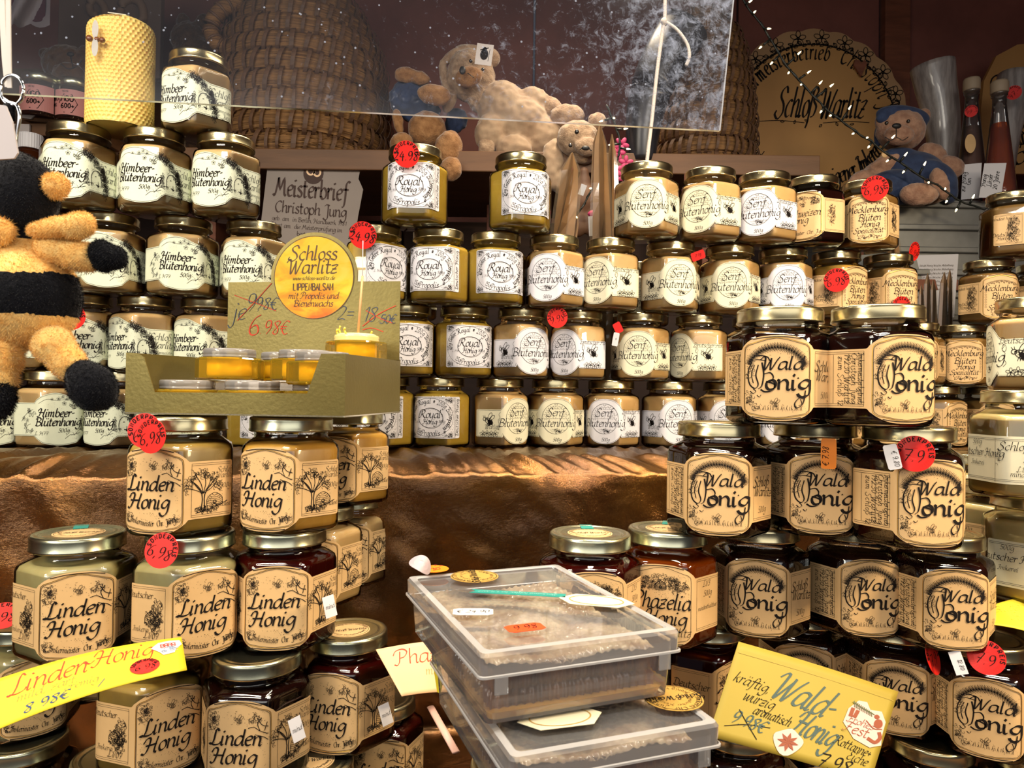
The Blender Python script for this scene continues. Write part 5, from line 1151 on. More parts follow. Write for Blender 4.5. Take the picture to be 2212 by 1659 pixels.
# ---------------------------------------------------------------- beeswax pillar candle
def candle():
    z0 = ZS + HJ*4; Y = row_Y(258, 3)+.005; c = on_line(258, Y, z0); r = empty('beeswax_candle', (c.x, Y, z0), math.radians(-6)); tag(r, 'tall pale yellow rolled beeswax candle with honeycomb pattern and a tiny bee', 'candle')
    R0, Hh = .0372, .128; n, m = 330, 200; v, f = [], []
    cell = 2*PI*R0/42
    def hexh(u, w):
        a = cell; b = a*math.sqrt(3); best = 9
        for ox, oy in ((0,0),(a/2,b/2)):
            x = (u-ox) - a*round((u-ox)/a); y = (w-oy) - b*round((w-oy)/b); best = min(best, x*x+y*y)
        return min(1, math.sqrt(best)/(a*.5))
    for j in range(m+1):
        w = j/m
        for i in range(n+1):
            t = i/n; th = -PI*.5+.62 + 2*PI*t; R = R0 + .0026*(1-t)        # rolled edge shows as a step
            R *= 1 + .012*math.cos(3*th+.6)
            top = Hh + .006*math.sin(th+2.2); z = top*w; h = hexh(R0*th, z); q = R + (.0015*h**2.2)*(1 if .004 < z < top-.002 else .5)
            v.append(Vector((q*math.cos(th), q*math.sin(th), z)))
    for j in range(m):
        for i in range(n): b = j*(n+1)+i; f.append((b, b+1, b+n+2, b+n+1))
    M_BW = pbr('yellow_beeswax', S((238,206,118)), .45, sss=.35, col2=S((226,188,96)), vscale=14)
    mesh('wax_sheet', v, f, M_BW, r, True)
    v, f = [], []; tp = [Vector(((R0+.0015)*math.cos(t), (R0+.0015)*math.sin(t), Hh-.001+.006*math.sin(t+2.2))) for t in [2*PI*i/60 for i in range(60)]]
    rings(v, f, [tp, [p*.7+Vector((0,0,.3*Hh+.005)) for p in tp], [p*.25+Vector((0,0,.75*Hh+.011)) for p in tp]], False, True); mesh('wax_top', v, f, M_BW, r, True)
    v, f = [], []; rings(v, f, [circ(R0-.001, .001, 60), circ(R0-.001, .0, 60)]); mesh('wax_base', v, f, M_BW, r)
    M_WK = pbr('white_wick', S((220,212,196)), .8)
    tubeobj('wick', [Vector((0,0,Hh+.008)), Vector((.001,0,Hh+.016)), Vector((-.001,0,Hh+.022))], .0035, M_WK, r, 8)
    o = boxobj('wick_ribbon', (0,0,0), (.024,.009,.0012), M_WK, r, bev=.0003); o.location = (-.003, -.002, Hh+.0235); o.rotation_euler = (.35, .12, .1)
    bd = empty('bee_ornament', (0,0,0)); bd.parent = r
    M_BD, M_WG = pbr('amber_bead', S((120,66,18)), .2, coat=1), clear('gauze_wing', (.95,.95,.95), .2, milky=.6)
    a = -PI/2-.05; cx, cy_ = (R0+.008)*math.cos(a), (R0+.008)*math.sin(a)
    for dx, rr_ in ((-.008,.0040),(.002,.0032),(.009,.0036)):
        bm = bmesh.new(); bmesh.ops.create_uvsphere(bm, u_segments=14, v_segments=8, radius=rr_); me = bpy.data.meshes.new('bead'); bm.to_mesh(me); bm.free(); me.materials.append(M_BD); o = bpy.data.objects.new('bead', me); COL.objects.link(o); o.parent = r; o.location = (cx+dx, cy_, Hh*.76-dx*.15)
    for sg in (1,-1):
        o = disc_mesh('wing', .0042, .0004, M_WG, ry=.0115); o.parent = r; o.location = (cx+.001, cy_-.002, Hh*.76+sg*.011); o.rotation_euler = (PI/2, 0, 0)
    bpy.data.objects.remove(bd)
candle()
# ---------------------------------------------------------------- gold display carton with lip balm pots
M_GOLDC = pbr('gold_card', S((126,114,64)), .42, metal=.6, var=.08, vscale=30, bump=.12, bscale=260); M_LINER = pbr('white_card', S((225,220,212)), .6)
FRC = Vector((-.144, .615, CZ-.0225)); BYAW = math.radians(-7)
bx = empty('display_carton', FRC, BYAW); tag(bx, 'gold cardboard display carton with raised round lip balm sign', 'carton')
BW, BD, BH = .2045, .170, .055
def panel(name, P, y0, y1, mat, parent, axis='y'):
    """extruded outline in xz (axis y) or yz (axis x) or xy (axis z)"""
    v, f = [], []
    def q(a, b, t): return {'y': Vector((a, t, b)), 'x': Vector((t, a, b)), 'z': Vector((a, b, t))}[axis]
    rings(v, f, [[q(a, b, t) for a, b in P] for t in (y0, y1)]); return mesh(name, v, f, mat, parent)
fr = [(-BW,0),(0,0),(0,BH),(-.022,BH),(-.034,BH*.37),(-BW+.028,BH*.36),(-BW+.0175,BH*.92),(-BW+.012,BH*.98),(-BW,BH)]
panel('front_panel', fr, 0, .0012, M_GOLDC, bx)
for x in (-BW, -.0012): panel('side_panel', [(0.0012,0),(BD,0),(BD,BH+.002),(0.0012,BH)], x, x+.0012, M_GOLDC, bx, 'x')
panel('back_panel', [(-BW,0),(0,0),(0,BH+.003),(-BW,BH+.003)], BD, BD+.0012, M_GOLDC, bx)
panel('base_panel', [(-BW,0),(0,0),(0,BD),(-BW,BD)], 0.0002, .0014, M_LINER, bx, 'z')
panel('white_liner', [(-BW+.0013,.0014),(-.0013,.0014),(-.0013,BH*.62),(-BW+.0013,BH*.62)], BD-.002, BD-.0008, M_LINER, bx)
panel('white_liner', [(.0014,.0014),(BD-.001,.0014),(BD-.001,BH*.62),(.0014,BH*.30)], -BW+.0013, -BW+.0022, M_LINER, bx, 'x')
panel('tray_flap', [(-.070,BD*.45),(-.0013,BD*.30),(-.0013,BD-.001),(-.070,BD-.001)], BH-.0035, BH-.0025, M_GOLDC, bx, 'z')
PT = .1665; cz_, cr = .1715-.000, .0505; cxp = -BW*.50+.002
L_ = -BW*.985; R_ = -.001; zt = .1447; P = [(L_, BH+.003), (R_, BH+.003), (R_, zt)]
th0 = math.asin(max(-1, (zt-cz_+.022)/cr)) if False else None
cz_ = .1495; dz = zt-cz_; dx = math.sqrt(cr*cr-dz*dz)
a0 = math.atan2(dz, dx)
P += [(cxp+cr*math.cos(a0+(PI-2*a0)*i/40), cz_+cr*math.sin(a0+(PI-2*a0)*i/40)) for i in range(41)] + [(L_, zt)]
hd = panel('header_panel', P, BD-.001, BD+.0004, M_GOLDC, bx)
yf = BD-.0012
o = disc_mesh('round_sign', .0458, .0004, None, n=64); 
def sunny():
    m, t, out = nt('yellow_orange_print'); v = tc(t, scale=(1,1.8,1)); n1 = node(t, 'ShaderNodeTexNoise', {'Vector': v, 'Scale': 26.0, 'Detail': 4, 'Distortion': 1.0}); s = node(t, 'ShaderNodeSeparateXYZ', {0: tc(t)})
    g = node(t, 'ShaderNodeMapRange', {0: s.outputs[1], 1: -.046, 2: -.005, 3: .38, 4: 0.0}); a = node(t, 'ShaderNodeMath', {0: n1.outputs[0], 1: g.outputs[0]}, operation='ADD')
    b = node(t, 'ShaderNodeBsdfPrincipled', {'Base Color': ramp(t, a.outputs[0], [(.35, S((250,224,84))), (.52, S((252,210,40))), (.68, S((248,166,30))), (.9, S((222,104,20)))]), 'Roughness': .6}); t.links.new(b.outputs[0], out.inputs[0]); return m
o.data.materials.append(sunny())
o.parent = bx; o.location = (cxp, yf, cz_); o.rotation_euler = (PI/2, 0, 0)
I = Ink(); BR = pbr('brown_print', S((96,58,22)), .5)
I.text('Schloss', -.001, .0195, .0165, .0020, slant=.16); I.text('Warlitz', -.001, .0045, .0165, .0020, slant=.16); I.text('www.schloss-warlitz.de', 0, -.0030, .0046, .0006); I.text('LIPPENBALSAM', 0, -.0145, .0082, .00125, block=True, sx=.70)
I.text('mit Propolis und', 0, -.0240, .0076, .0010); I.text('Bienenwachs', 0, -.0325, .0076, .0011); I.ell(0, 0, .0462, .0462, .0007, n=64)
lay('lettering', I, BR, lambda x, y: Vector((x, y, .0007)), o)
def hdr(I, mat, nm='handwriting'): return lay(nm, I, mat, lambda x, y: Vector((x, yf-.0004, y)), hd)
k = px2m(1, .79); m = lambda x, y: ((x-668)*k+cxp, cz_-(y-598)*k)
I = Ink()
for s, x, y, h in (('je', 497, 690, 42), ('9.', 530, 672, 44), ('98\u20ac', 560, 668, 30), ('2=', 742, 690, 34), ('18.', 800, 694, 36), ('50\u20ac', 835, 698, 22)): a, b = m(x, y); I.text(s, a, b, h*k, 2.3*k)
hdr(I, pbr('blue_grey_pen', S((62,72,92)), .6))
I = Ink(); a, b = m(532, 724); I.text('6', a, b, 52*k, 3.6*k); a, b = m(578, 722); I.text('.98\u20ac', a, b, 34*k, 2.6*k)
for q in ([(486,636),(540,655),(583,671)], [(494,692),(530,655),(572,610)], [(786,670),(820,688),(848,698)], [(780,704),(815,678),(853,660)], [(780,712),(800,708),(826,716)]): I.stroke([m(*t) for t in q], 1.6*k, None, 4)
hdr(I, REDINK)
# pots
def amber():
    m, t, out = nt('amber_acrylic'); tr = node(t, 'ShaderNodeBsdfTransparent', {'Color': (1,.80,.22,1)}); df = node(t, 'ShaderNodeBsdfTranslucent', {'Color': (1,.70,.07,1)}); d2 = node(t, 'ShaderNodeBsdfDiffuse', {'Color': (1,.68,.06,1)})
    a = node(t, 'ShaderNodeMixShader', {0: .5, 1: df.outputs[0], 2: d2.outputs[0]}); b = node(t, 'ShaderNodeMixShader', {0: .28, 1: tr.outputs[0], 2: a.outputs[0]}); g = node(t, 'ShaderNodeBsdfGlossy', {'Roughness': .03}); fr = node(t, 'ShaderNodeFresnel', {'IOR': 1.55})
    x = node(t, 'ShaderNodeMixShader', {0: fr.outputs[0], 1: b.outputs[0], 2: g.outputs[0]}); t.links.new(x.outputs[0], out.inputs[0]); return m
M_AMB = amber(); M_BALM = pbr('yellow_balm', S((255,214,84)), .35, sss=.3); M_CLR = clear('clear_pot_lid', (.97,.96,.97), .03, milky=.42, mcol=(1,.95,.92))
def pot(first, label, x, y, z, rz, lid=True):
    if first is None:
        r = empty('lip_balm_pot', (0,0,0)); v, f = [], []
        def hx(R, z_, n=6): return [Vector((R*math.cos(PI/3*i+da), R*math.sin(PI/3*i+da), z_)) for i in range(6) for da in (-.16, .16)]
        rings(v, f, [hx(.0295,0), hx(.0315,.0015), hx(.0315,.0195), hx(.0300,.0210), hx(.0240,.0212), hx(.0240,.0200)], True, True); mesh('amber_base', v, f, M_AMB, r)
        lathe('balm', [(.0195,.003),(.0205,.005),(.0205,.0205),(.001,.0208)], M_BALM, r, 24)
        lathe('clear_lid', [(.0235,.0213),(.0243,.0218),(.0243,.0230),(.0238,.0236),(.0243,.0243),(.0243,.0285),(.0236,.0297),(.001,.0297)], M_CLR, r, 40)
    else: r = copy_tree(first)
    if not lid:
        for ch in list(r.children):
            if ch.name.startswith('clear_lid'): bpy.data.objects.remove(ch)
        lathe('screw_neck', [(.0225,.0210),(.0232,.0225),(.0226,.0240),(.0232,.0255),(.0226,.0275),(.0215,.0280),(.0210,.0230),(.001,.0230)], pbr('clear_yellow_neck', S((240,216,140)), .2, coat=.5), r, 32)
        lathe('balm', [(.0205,.022),(.0212,.0280),(.0180,.0295),(.010,.0285),(.001,.0292)], pbr('creamy_balm_top', S((238,216,150)), .5, sss=.3), r, 18)
        v, f = [], []
        for t, L in ((2.6,.010),(2.9,.006),(.6,.005),(4.2,.006)): p = Vector((.0195*math.cos(t), .0195*math.sin(t), .0285)); tube(v, f, catmull([p, p+Vector((-.002,0,L*.6)), p+Vector((-.001,-.001,L))], 3), .0011, 6)
        o = mesh('balm_curl', v, f, M_BALM, r, True); o['kind'] = 'stuff'
    o = Matrix.Translation(FRC) @ Matrix.Rotation(BYAW, 4, 'Z') @ Vector((x, y, z)); r.location = o; r.rotation_euler = (0, 0, rz)
    tag(r, label, 'pot', 'amber lip balm pots in the gold carton'); return r
zl, zu = .0015, .0322
p0 = pot(None, 'amber lip balm pot in the lower layer of the carton, at its white lined end', -BW+.0385, .0345, zl, .2)
for lb, x, y, z, rz in (('amber lip balm pot in the lower layer, middle of the front row', -BW+.103, .0345, zl, .5), ('amber lip balm pot in the lower layer, front row, beneath the cut corner', -.0365, .0345, zl, .1),
    ('amber lip balm pot in the lower layer, rear row by the white liner', -BW+.0385, .100, zl, .3), ('amber lip balm pot in the lower layer, middle of the rear row', -BW+.103, .100, zl, .2), ('amber lip balm pot in the lower layer beneath the gold flap', -.0365, .100, zl, .7),
    ('amber lip balm pot alone on top of the stack beside the white liner', -BW+.066, .060, zu, .05), ('amber lip balm pot on top, half hidden behind the first one', -BW+.096, .118, zu, .4),
    ('amber lip balm pot on top, second from the flap', -.068, .072, zu, .3)): pot(p0, lb, x, y, z, rz)
pot(p0, 'amber lip balm pot on top wedged against the tall front corner of the carton', -.0345, .018+.016, zu-.004, .25)
op = pot(p0, 'open amber lip balm pot with a wooden stick standing in it', -.0330, .122, BH-.0022, .15, False)
stk = at(785, 716, .738); A_ = Vector((op.location.x+.002, op.location.y-.004, op.location.z+.028)); B_ = at(783, 596, A_.y-.002); C_ = at(784, 520, A_.y-.002)
ps = empty('wooden_stick', A_); tag(ps, 'thin pinkish wooden stick standing in the open amber pot', 'stick')
o = tubeobj('stick', [A_, B_], .0012, pbr('pink_wood_stick', S((224,160,110)), .6), None, 8); glue(o, ps); o = tubeobj('thread', [B_, C_], .0004, WHITE, None, 5); glue(o, ps)
# ---------------------------------------------------------------- honeycomb boxes
M_PLA = clear('clear_plastic', (.96,.97,.98), .05, milky=.18, mcol=(.9,.93,1.0), ior=1.5); M_RIM = clear('clear_plastic_rim', (.95,.96,.98), .06, milky=.34, mcol=(.96,.96,1.0), ior=1.5)
M_COMB = pbr('honeycomb_wax', S((214,190,154)), .4, sss=.2, col2=S((140,104,70)), vscale=55, coat=.6, detail=6); M_COMBS = pbr('comb_side', S((150,98,58)), .3, coat=.7, col2=S((74,46,32)), vscale=60, stretch=(1,1,.25)); M_SYR = pbr('pooled_honey', S((206,150,60)), .15, coat=1, sss=.3)
M_EDG2 = clear('plastic_edge_glint', (.95,.96,.98), .1, milky=.8, mcol=(.97,.97,1.0), ior=1.5)  # whitened to imitate highlights along the lid edges
CBW, CBD, CBH = .130, .178, .0460
def comb_box(first, label, FL, yaw, top):
    if first is None:
        r = empty('honeycomb_box', (0,0,0)); W_, D_, t = CBW, CBD, .0014
        def rr(x0, x1, y0, y1, z, c=.004): 
            out = []
            for (cx, cy2, a) in ((x1-c,y0+c,-PI/2),(x1-c,y1-c,0),(x0+c,y1-c,PI/2),(x0+c,y0+c,PI)):
                for k in range(4): q = a+k*PI/6; out.append(Vector((cx+c*math.cos(q), cy2+c*math.sin(q), z)))
            return out
        v, f = [], []; rings(v, f, [rr(.008,W_-.008,.008,D_-.008,0), rr(.0055,W_-.0055,.0055,D_-.0055,.0015), rr(.0030,W_-.0030,.0030,D_-.0030,.0350)], True, False); mesh('tray', v, f, M_PLA, r, False)
        v, f = [], []; rings(v, f, [rr(.0016,W_-.0016,.0016,D_-.0016,.0285), rr(.0004,W_-.0004,.0004,D_-.0004,.0290), rr(0,W_,0,D_,.0405), rr(.0012,W_-.0012,.0012,D_-.0012,.0425)], False, False); mesh('lid_rim', v, f, M_RIM, r)
        v, f = [], []; rings(v, f, [rr(.0012,W_-.0012,.0012,D_-.0012,.0425), rr(.0052,W_-.0052,.0052,D_-.0052,.0429), rr(.0064,W_-.0064,.0064,D_-.0064,.0418)], False, False); mesh('lid_ridge', v, f, M_EDG2, r)
        v, f = [], []; rings(v, f, [rr(-.0002,W_+.0002,-.0002,D_+.0002,.0286), rr(-.0010,W_+.0010,-.0010,D_+.0010,.0290), rr(-.0010,W_+.0010,-.0010,D_+.0010,.0302), rr(-.0002,W_+.0002,-.0002,D_+.0002,.0306)], False, False); mesh('lid_lip', v, f, M_EDG2, r)  # ring added to carry the painted edge highlight
        v, f = [], []; rings(v, f, [rr(.0064,W_-.0064,.0064,D_-.0064,.0418), rr(.0066,W_-.0066,.0066,D_-.0066,.0410)], False, True); mesh('lid', v, f, M_PLA, r)
        for x in (.012, W_-.012): boxobj('lid_clip', (x, -.0006, .0245), (.008,.0012,.010), M_RIM, r, bev=.0004)
        # comb slab
        nx, ny = 92, 120; v, f = [], []; a = .0052; b = a*math.sqrt(3)
        def top_h(x, y):
            best = 9
            for ox, oy in ((0,0),(a/2,b/2)):
                px_ = (x-ox)-a*round((x-ox)/a); py_ = (y-oy)-b*round((y-oy)/b); best = min(best, px_*px_+py_*py_)
            q = min(1, math.sqrt(best)/(a*.5)); torn = .5+.5*noise.noise(Vector((x*40, y*40, 3)))
            return .0310 + .0040*noise.noise(Vector((x*26, y*22, 0))) + .0014*q*q*torn*1.6 + .0012*noise.noise(Vector((x*240, y*240, 5)))
        x0, x1, y0, y1 = .010, W_-.012, .012, D_-.014
        for i in range(nx+1):
            for j in range(ny+1):
                x, y = x0+(x1-x0)*i/nx, y0+(y1-y0)*j/ny; e = min(i, nx-i, j, ny-j)
                v.append(Vector((x+.002*noise.noise(Vector((y*60,1,0)))*(e == 0), y+.002*noise.noise(Vector((x*60,9,0)))*(e == 0), top_h(x, y)-(.002 if e == 0 else 0))))
        for i in range(nx):
            for j in range(ny): b0 = i*(ny+1)+j; f.append((b0, b0+ny+1, b0+ny+2, b0+1))
        mesh('comb_top', v, f, M_COMB, r, True)
        v, f = [], []; Pm = [(x0+(x1-x0)*i/100, y0) for i in range(100)]+[(x1, y0+(y1-y0)*i/140) for i in range(140)]+[(x1-(x1-x0)*i/100, y1) for i in range(100)]+[(x0, y1-(y1-y0)*i/140) for i in range(140)]
        cx, cy2 = (x0+x1)/2, (y0+y1)/2; rs = []
        for z in (.0035,.006,.0085,.011,.0135,.0150,.0165,.019,.0215,.024,.0265,.029):
            ring_ = []
            for i, (x, y) in enumerate(Pm):
                d = Vector((x-cx, y-cy2, 0)).normalized(); sc = abs(math.sin((i+(3 if z > .0155 else 0))*PI/5.0)); mid = .0020 if abs(z-.0155) < .001 else 0
                off = -.0022*sc - mid + .0015*noise.noise(Vector((x*90, y*90, z*160))); q = d*off; ring_.append(Vector((x+q.x, y+q.y, z)))
            rs.append(ring_)
        rings(v, f, rs, True, False); mesh('comb_side', v, f, M_COMBS, r, True)
        v, f = [], []; rings(v, f, [rr(.009,W_-.009,.009,D_-.009,.0018), rr(.0075,W_-.0075,.0075,D_-.0075,.0062)]); mesh('pooled_honey', v, f, M_SYR, r)
    else: r = copy_tree(first)
    r.location = (FL.x, FL.y, top-CBH); r.rotation_euler = (0, 0, yaw); tag(r, label, 'box', 'clear honeycomb boxes'); return r
def hit(px, py, z):
    d = at(px, py, 1.0) - Vector((0,0,CZ)); return Vector((0,0,CZ)) + d*((z-CZ)/d.z)
zt1 = CZ-.140
cb = comb_box(None, 'clear plastic box of honeycomb with price stickers on its lid, topmost of the stack', hit(1039,1402,zt1), math.radians(21.5), zt1)
zt2 = zt1-CBH; cb2 = comb_box(cb, 'second clear plastic honeycomb box, gold round sticker on its lid corner', hit(1104,1626,zt2), math.radians(20), zt2)
fl3 = hit(1104,1626,zt2)
def flat_on(o, px, py, z, owner, spin): p = hit(px, py, z); o.matrix_basis = Matrix.Translation(p) @ Matrix.Rotation(math.radians(spin), 4, 'Z'); glue(o, owner)
zl_ = zt1-.0015; M_GST = pbr('gold_round_sticker', S((214,170,84)), .45, metal=.3)
def gold_disc(px, py, z, owner, spin):
    o = disc_mesh('gold_sticker', .0185, .0003, M_GST); I = Ink(); I.text('Schlo\u00df Warlitz', 0, -.002, .0056, .0010); I.arctext('Imkerei Chr. Jung', 0, 0, .0140, PI*.95, PI*.05, .0040, .0005, False); I.arctext('Honig vom Imker', 0, 0, .0145, -PI*.9, -PI*.1, .0036, .0004, False, True); I.ell(0, 0, .0172, .0172, .0004, n=28); I.arctext('Deutscher Honig', 0, 0, .0095, PI*.95, PI*.05, .0026, .0003, False)
    lay('lettering', I, INK, lambda x, y: Vector((x, y, .0005)), o); flat_on(o, px, py, z, owner, spin)
gold_disc(1025, 1245, zl_, cb, 100)
rb = [(-.034,-.0042),(.034,-.0042),(.030,0),(.034,.0042),(-.034,.0042)]; v, f = [], []; rings(v, f, [[Vector((x, y, z)) for x, y in rb] for z in (0,.0003)]); o = mesh('teal_ribbon', v, f, TEAL)
I = Ink(); I.text('Mindestens haltbar bis 4.11.2027', 0, -.0015, .0036, .0005); lay('lettering', I, pbr('pale_teal_ink', S((150,215,205)), .5), lambda x, y: Vector((x, y, .0005)), o); flat_on(o, 1118, 1282, zl_, cb, 172)
def hexlab(px, py, z, owner, spin):
    P = [(-.026,0),(-.016,-.0125),(.016,-.0125),(.026,0),(.016,.0125),(-.016,.0125)]; v, f = [], []; rings(v, f, [[Vector((x, y, q)) for x, y in P] for q in (0,.0003)]); o = mesh('hexagon_label', v, f, PAPER['cream'])
    I = Ink(); I.ell(0,0,.0185,.0105,.0008,n=30); lay('gold_line', I, M_GST, lambda x, y: Vector((x, y, .0005)), o); flat_on(o, px, py, z, owner, spin)
hexlab(1288, 1298, zl_, cb, -14)
def ftag(name, mat, w, h, txt, th, px, py, z, owner, spin, ink=None):
    P = [(-w/2,-h*.35),(-w*.36,-h/2),(w*.36,-h/2),(w/2,-h*.35),(w/2,h*.35),(w*.36,h/2),(-w*.36,h/2),(-w/2,h*.35)]; v, f = [], []; rings(v, f, [[Vector((x, y, q)) for x, y in P] for q in (0,.0003)]); o = mesh(name, v, f, mat)
    I = Ink(); I.text(txt, 0, -th*.4, th, th*.1); lay('lettering', I, ink or INK, lambda x, y: Vector((x, y, .0005)), o); flat_on(o, px, py, z, owner, spin)
ftag('price_tag', WHITE, .026, .014, '\u20ac 24.90', .006, 1022, 1322, zl_, cb, 2); ftag('price_tag', pbr('orange_red_tag', S((252,82,24)), .5), .024, .013, '9.98', .008, 1134, 1356, zl_, cb, 22)
o = disc_mesh('discount_sticker', .0115, .0003, ORANGE); I = Ink(); I.arctext('RABATT', 0, 0, .0075, PI*.95, PI*.05, .004, .0007); I.text('%', 0, -.004, .007); I.text('30', 0, -.005, .008, .0012); lay('lettering', I, REDINK, lambda x, y: Vector((x, y, .0005)), o); flat_on(o, 938, 1229, zt1, cb, 40)
o = disc_mesh('folded_sticker', .0088, .0004, pbr('pinkish_white_back', S((190,172,178)), .45), bend=.006, ry=.0068); o.matrix_basis = Matrix.Translation(at(911, 1217, .535)) @ Matrix.Rotation(.5, 4, 'Y') @ Matrix.Rotation(.75, 4, 'X'); glue(o, cb)
gold_disc(1454, 1508, zt2-.0015, cb2, 195); hexlab(1210, 1550, zt2-.0015, cb2, 16)
# ---------------------------------------------------------------- handwritten cards
M_YEL = pbr('yellow_card', S((236,214,44)), .6, var=.05, vscale=8); M_YEL2 = pbr('mustard_yellow_card', S((176,154,56)), .6, var=.05, vscale=8); M_PEA = pbr('peach_card', S((246,198,150)), .6, var=.04, vscale=8)
def card(label, C, mat, w, h, inks, bulge=.004, th=.0006, tl_cut=None):
    TL, TR, BR__, BLc = [at(*c) for c in C]; ux = (TR-TL); n = ux.cross(TL-BLc).normalized()
    if n.y > 0: n = -n
    def S_(x, y, off=0):
        a, b = x/w, y/h; p = BLc.lerp(BR__, a).lerp(TL.lerp(TR, a), b); return p + n*(bulge*math.sin(PI*min(1, max(0, a)))*(1 if bulge > 0 else 1) + off)
    v, f = [], []; nx, ny = 24, 12
    for s in (0, -th):
        for i in range(nx+1):
            for j in range(ny+1): v.append(S_(w*i/nx, h*j/ny, s))
    N = (nx+1)*(ny+1)
    for i in range(nx):
        for j in range(ny): b = i*(ny+1)+j; f.append((b, b+ny+1, b+ny+2, b+1)); f.append((N+b, N+b+1, N+b+ny+2, N+b+ny+1))
    for j in range(ny): f.append((j, j+1, N+j+1, N+j)); b = nx*(ny+1)+j; f.append((b+1, b, N+b, N+b+1))
    for i in range(nx): b = i*(ny+1); f.append((b+ny+1, b, N+b, N+b+ny+1)); b += ny; f.append((b, b+ny+1, N+b+ny+1, N+b))
    o = mesh('price_card', v, f, mat, None, True); tag(o, label, 'card', 'handwritten price cards')
    for nm, I, m_, off in inks: lay(nm, I, m_, lambda x, y: S_(x, y, off), o)
    return o, S_
def sheetink(P): I = Ink(); I.poly(P); return I
# linden card
w, h = .20, .078; R1_, R2_, R3_ = Ink(), Ink(), Ink()
R1_.text('Linden', .071, .043, .030, .0018, rot=.0, sx=.68); R1_.text('~Honig', .132, .047, .030, .0018, rot=.0, sx=.70); R2_.text('mild, zart,', .070, .030, .0130, .0007, sx=.8); R2_.text('cremig', .098, .0205, .0120, .0007, sx=.8); R3_.text('8.98\u20ac', .068, .008, .0150, .0016); R3_.text('/', .115, .010, .012, .0014)
st_ = Ink(); st_.poly([(.166,.060),(.174,.070),(.186,.072),(.197,.070),(.199,.060),(.192,.052),(.190,.044),(.178,.042),(.174,.050)]); fl_ = Ink(); [fl_.ell(.178+.004*(i % 4), .060+.004*(i//4), .002, .002, .0009, n=10) for i in range(8)]; fb_ = Ink(); fb_.scribble(.184,.052,.008,.006,26,.0006,.004)
pd_ = Ink(); pd_.disc(.158, .0260, .0150, .0150, 30); pk_ = Ink(); pk_.arctext('SONDERPREIS', .158, .0255, .0105, PI*.95, PI*.05, .0045, .0009); pk_.text('6.98', .158, .0195, .0110, .0010)
card('bright yellow card lettered for linden honey lying across the jars', [(-90,1496,.50),(392,1376,.595),(404,1447,.572),(-90,1612,.475)], M_YEL, w, h, [('lettering', R1_, REDINK, .0004), ('handwriting', R2_, pbr('olive_pen', S((150,140,60)), .6), .0004), ('price_writing', R3_, BLUEINK, .0004), ('bird_sticker', st_, WHITE, .0006), ('flower_print', fl_, REDINK, .0010), ('wing_print', fb_, pbr('pale_blue_print', S((150,170,200)), .6), .0010), ('price_sticker', pd_, RED, .0006), ('sticker_lettering', pk_, INK, .0010)], .010)
# wald card
w, h = .150, .105; G1, G2, G3 = Ink(), Ink(), Ink()
G1.text('Wald-', .068, .0530, .032, .0032, rot=-.14, sx=.62); G1.text('Honig', .0850, .0240, .027, .0029, rot=-.14, sx=.54); G2.text('kr\u00e4ftig,', .021, .0600, .0120, .0009, rot=-.10, sx=.75); G2.text('w\u00fcrzig', .031, .0440, .0120, .0009, rot=-.10, sx=.75); G2.text('aromatisch', .046, .0320, .0110, .0009, rot=-.10, sx=.58); G3.text('9.98\u20ac', .028, .0180, .0150, .0018, rot=-.1, sx=.8); G2.stroke([(.010,.014),(.028,.021),(.048,.024)], .0007, None); G2.stroke([(.018,.034),(.028,.022),(.040,.009)], .0007, None)
G2.text('Rottanne+', .124, .0255, .0105, .0009, rot=-.1, sx=.7); G2.text('Eiche', .131, .0150, .0105, .0009, rot=-.1, sx=.8); G2.text('7.98', .112, .0005, .016, .0018)
sq = Ink(); sq.poly([(.108,.052),(.109,.068),(.116,.080),(.124,.081),(.129,.074),(.140,.076),(.1465,.066),(.147,.050),(.149,.040),(.139,.034),(.122,.038)])
S1 = Ink(); S1.text('Frohes', .1235, .0535, .0085, .0007, rot=-.05); S1.text('Fest', .1215, .0430, .0120, .0010, rot=-.05); S1.stroke([(.134,.043),(.142,.041),(.1455,.047),(.143,.053)], .0035, None, 4); S1.stroke([(.113,.070),(.1125,.060)], .0035, None); S1.stroke([(.118,.069),(.1165,.060)], .0035, None); S1.disc(.1400,.0615,.0042,.0052); S1.disc(.1368,.0685,.0026,.0024); S1.stroke([(.128,.061),(.137,.055),(.145,.057)], .0010, None, 4)
S2 = Ink(); [S2.stroke([(.112+.0018*i,.078-.0006*i),(.114+.0018*i,.071-.0004*i)], .0007, None) for i in range(11)]; S2.stroke([(.111,.0765),(.121,.073),(.134,.070)], .0009, None)
an = Ink(); an.poly([(.066+.0130*math.cos(a)*(1+.12*math.sin(3*a)), .0150+.0130*math.sin(a)*(1+.1*math.cos(4*a))) for a in [2*PI*i/24 for i in range(24)]]); a2 = Ink(); [a2.poly([(.066, .015), (.066+.005*math.cos(a-.35), .015+.005*math.sin(a-.35)), (.066+.0098*math.cos(a), .015+.0098*math.sin(a)), (.066+.005*math.cos(a+.35), .015+.005*math.sin(a+.35))]) for a in [2*PI*i/8 for i in range(8)]]
BRN = pbr('russet_print', S((148,72,44)), .6); GRN = pbr('pine_green_print', S((84,96,60)), .6); PSK = pbr('pinkish_sticker', S((224,190,182)), .5); fo = Ink(); fo.stroke([(.002,h*.885),(.05,h*.882),(.148,h*.880)], .0006, None)
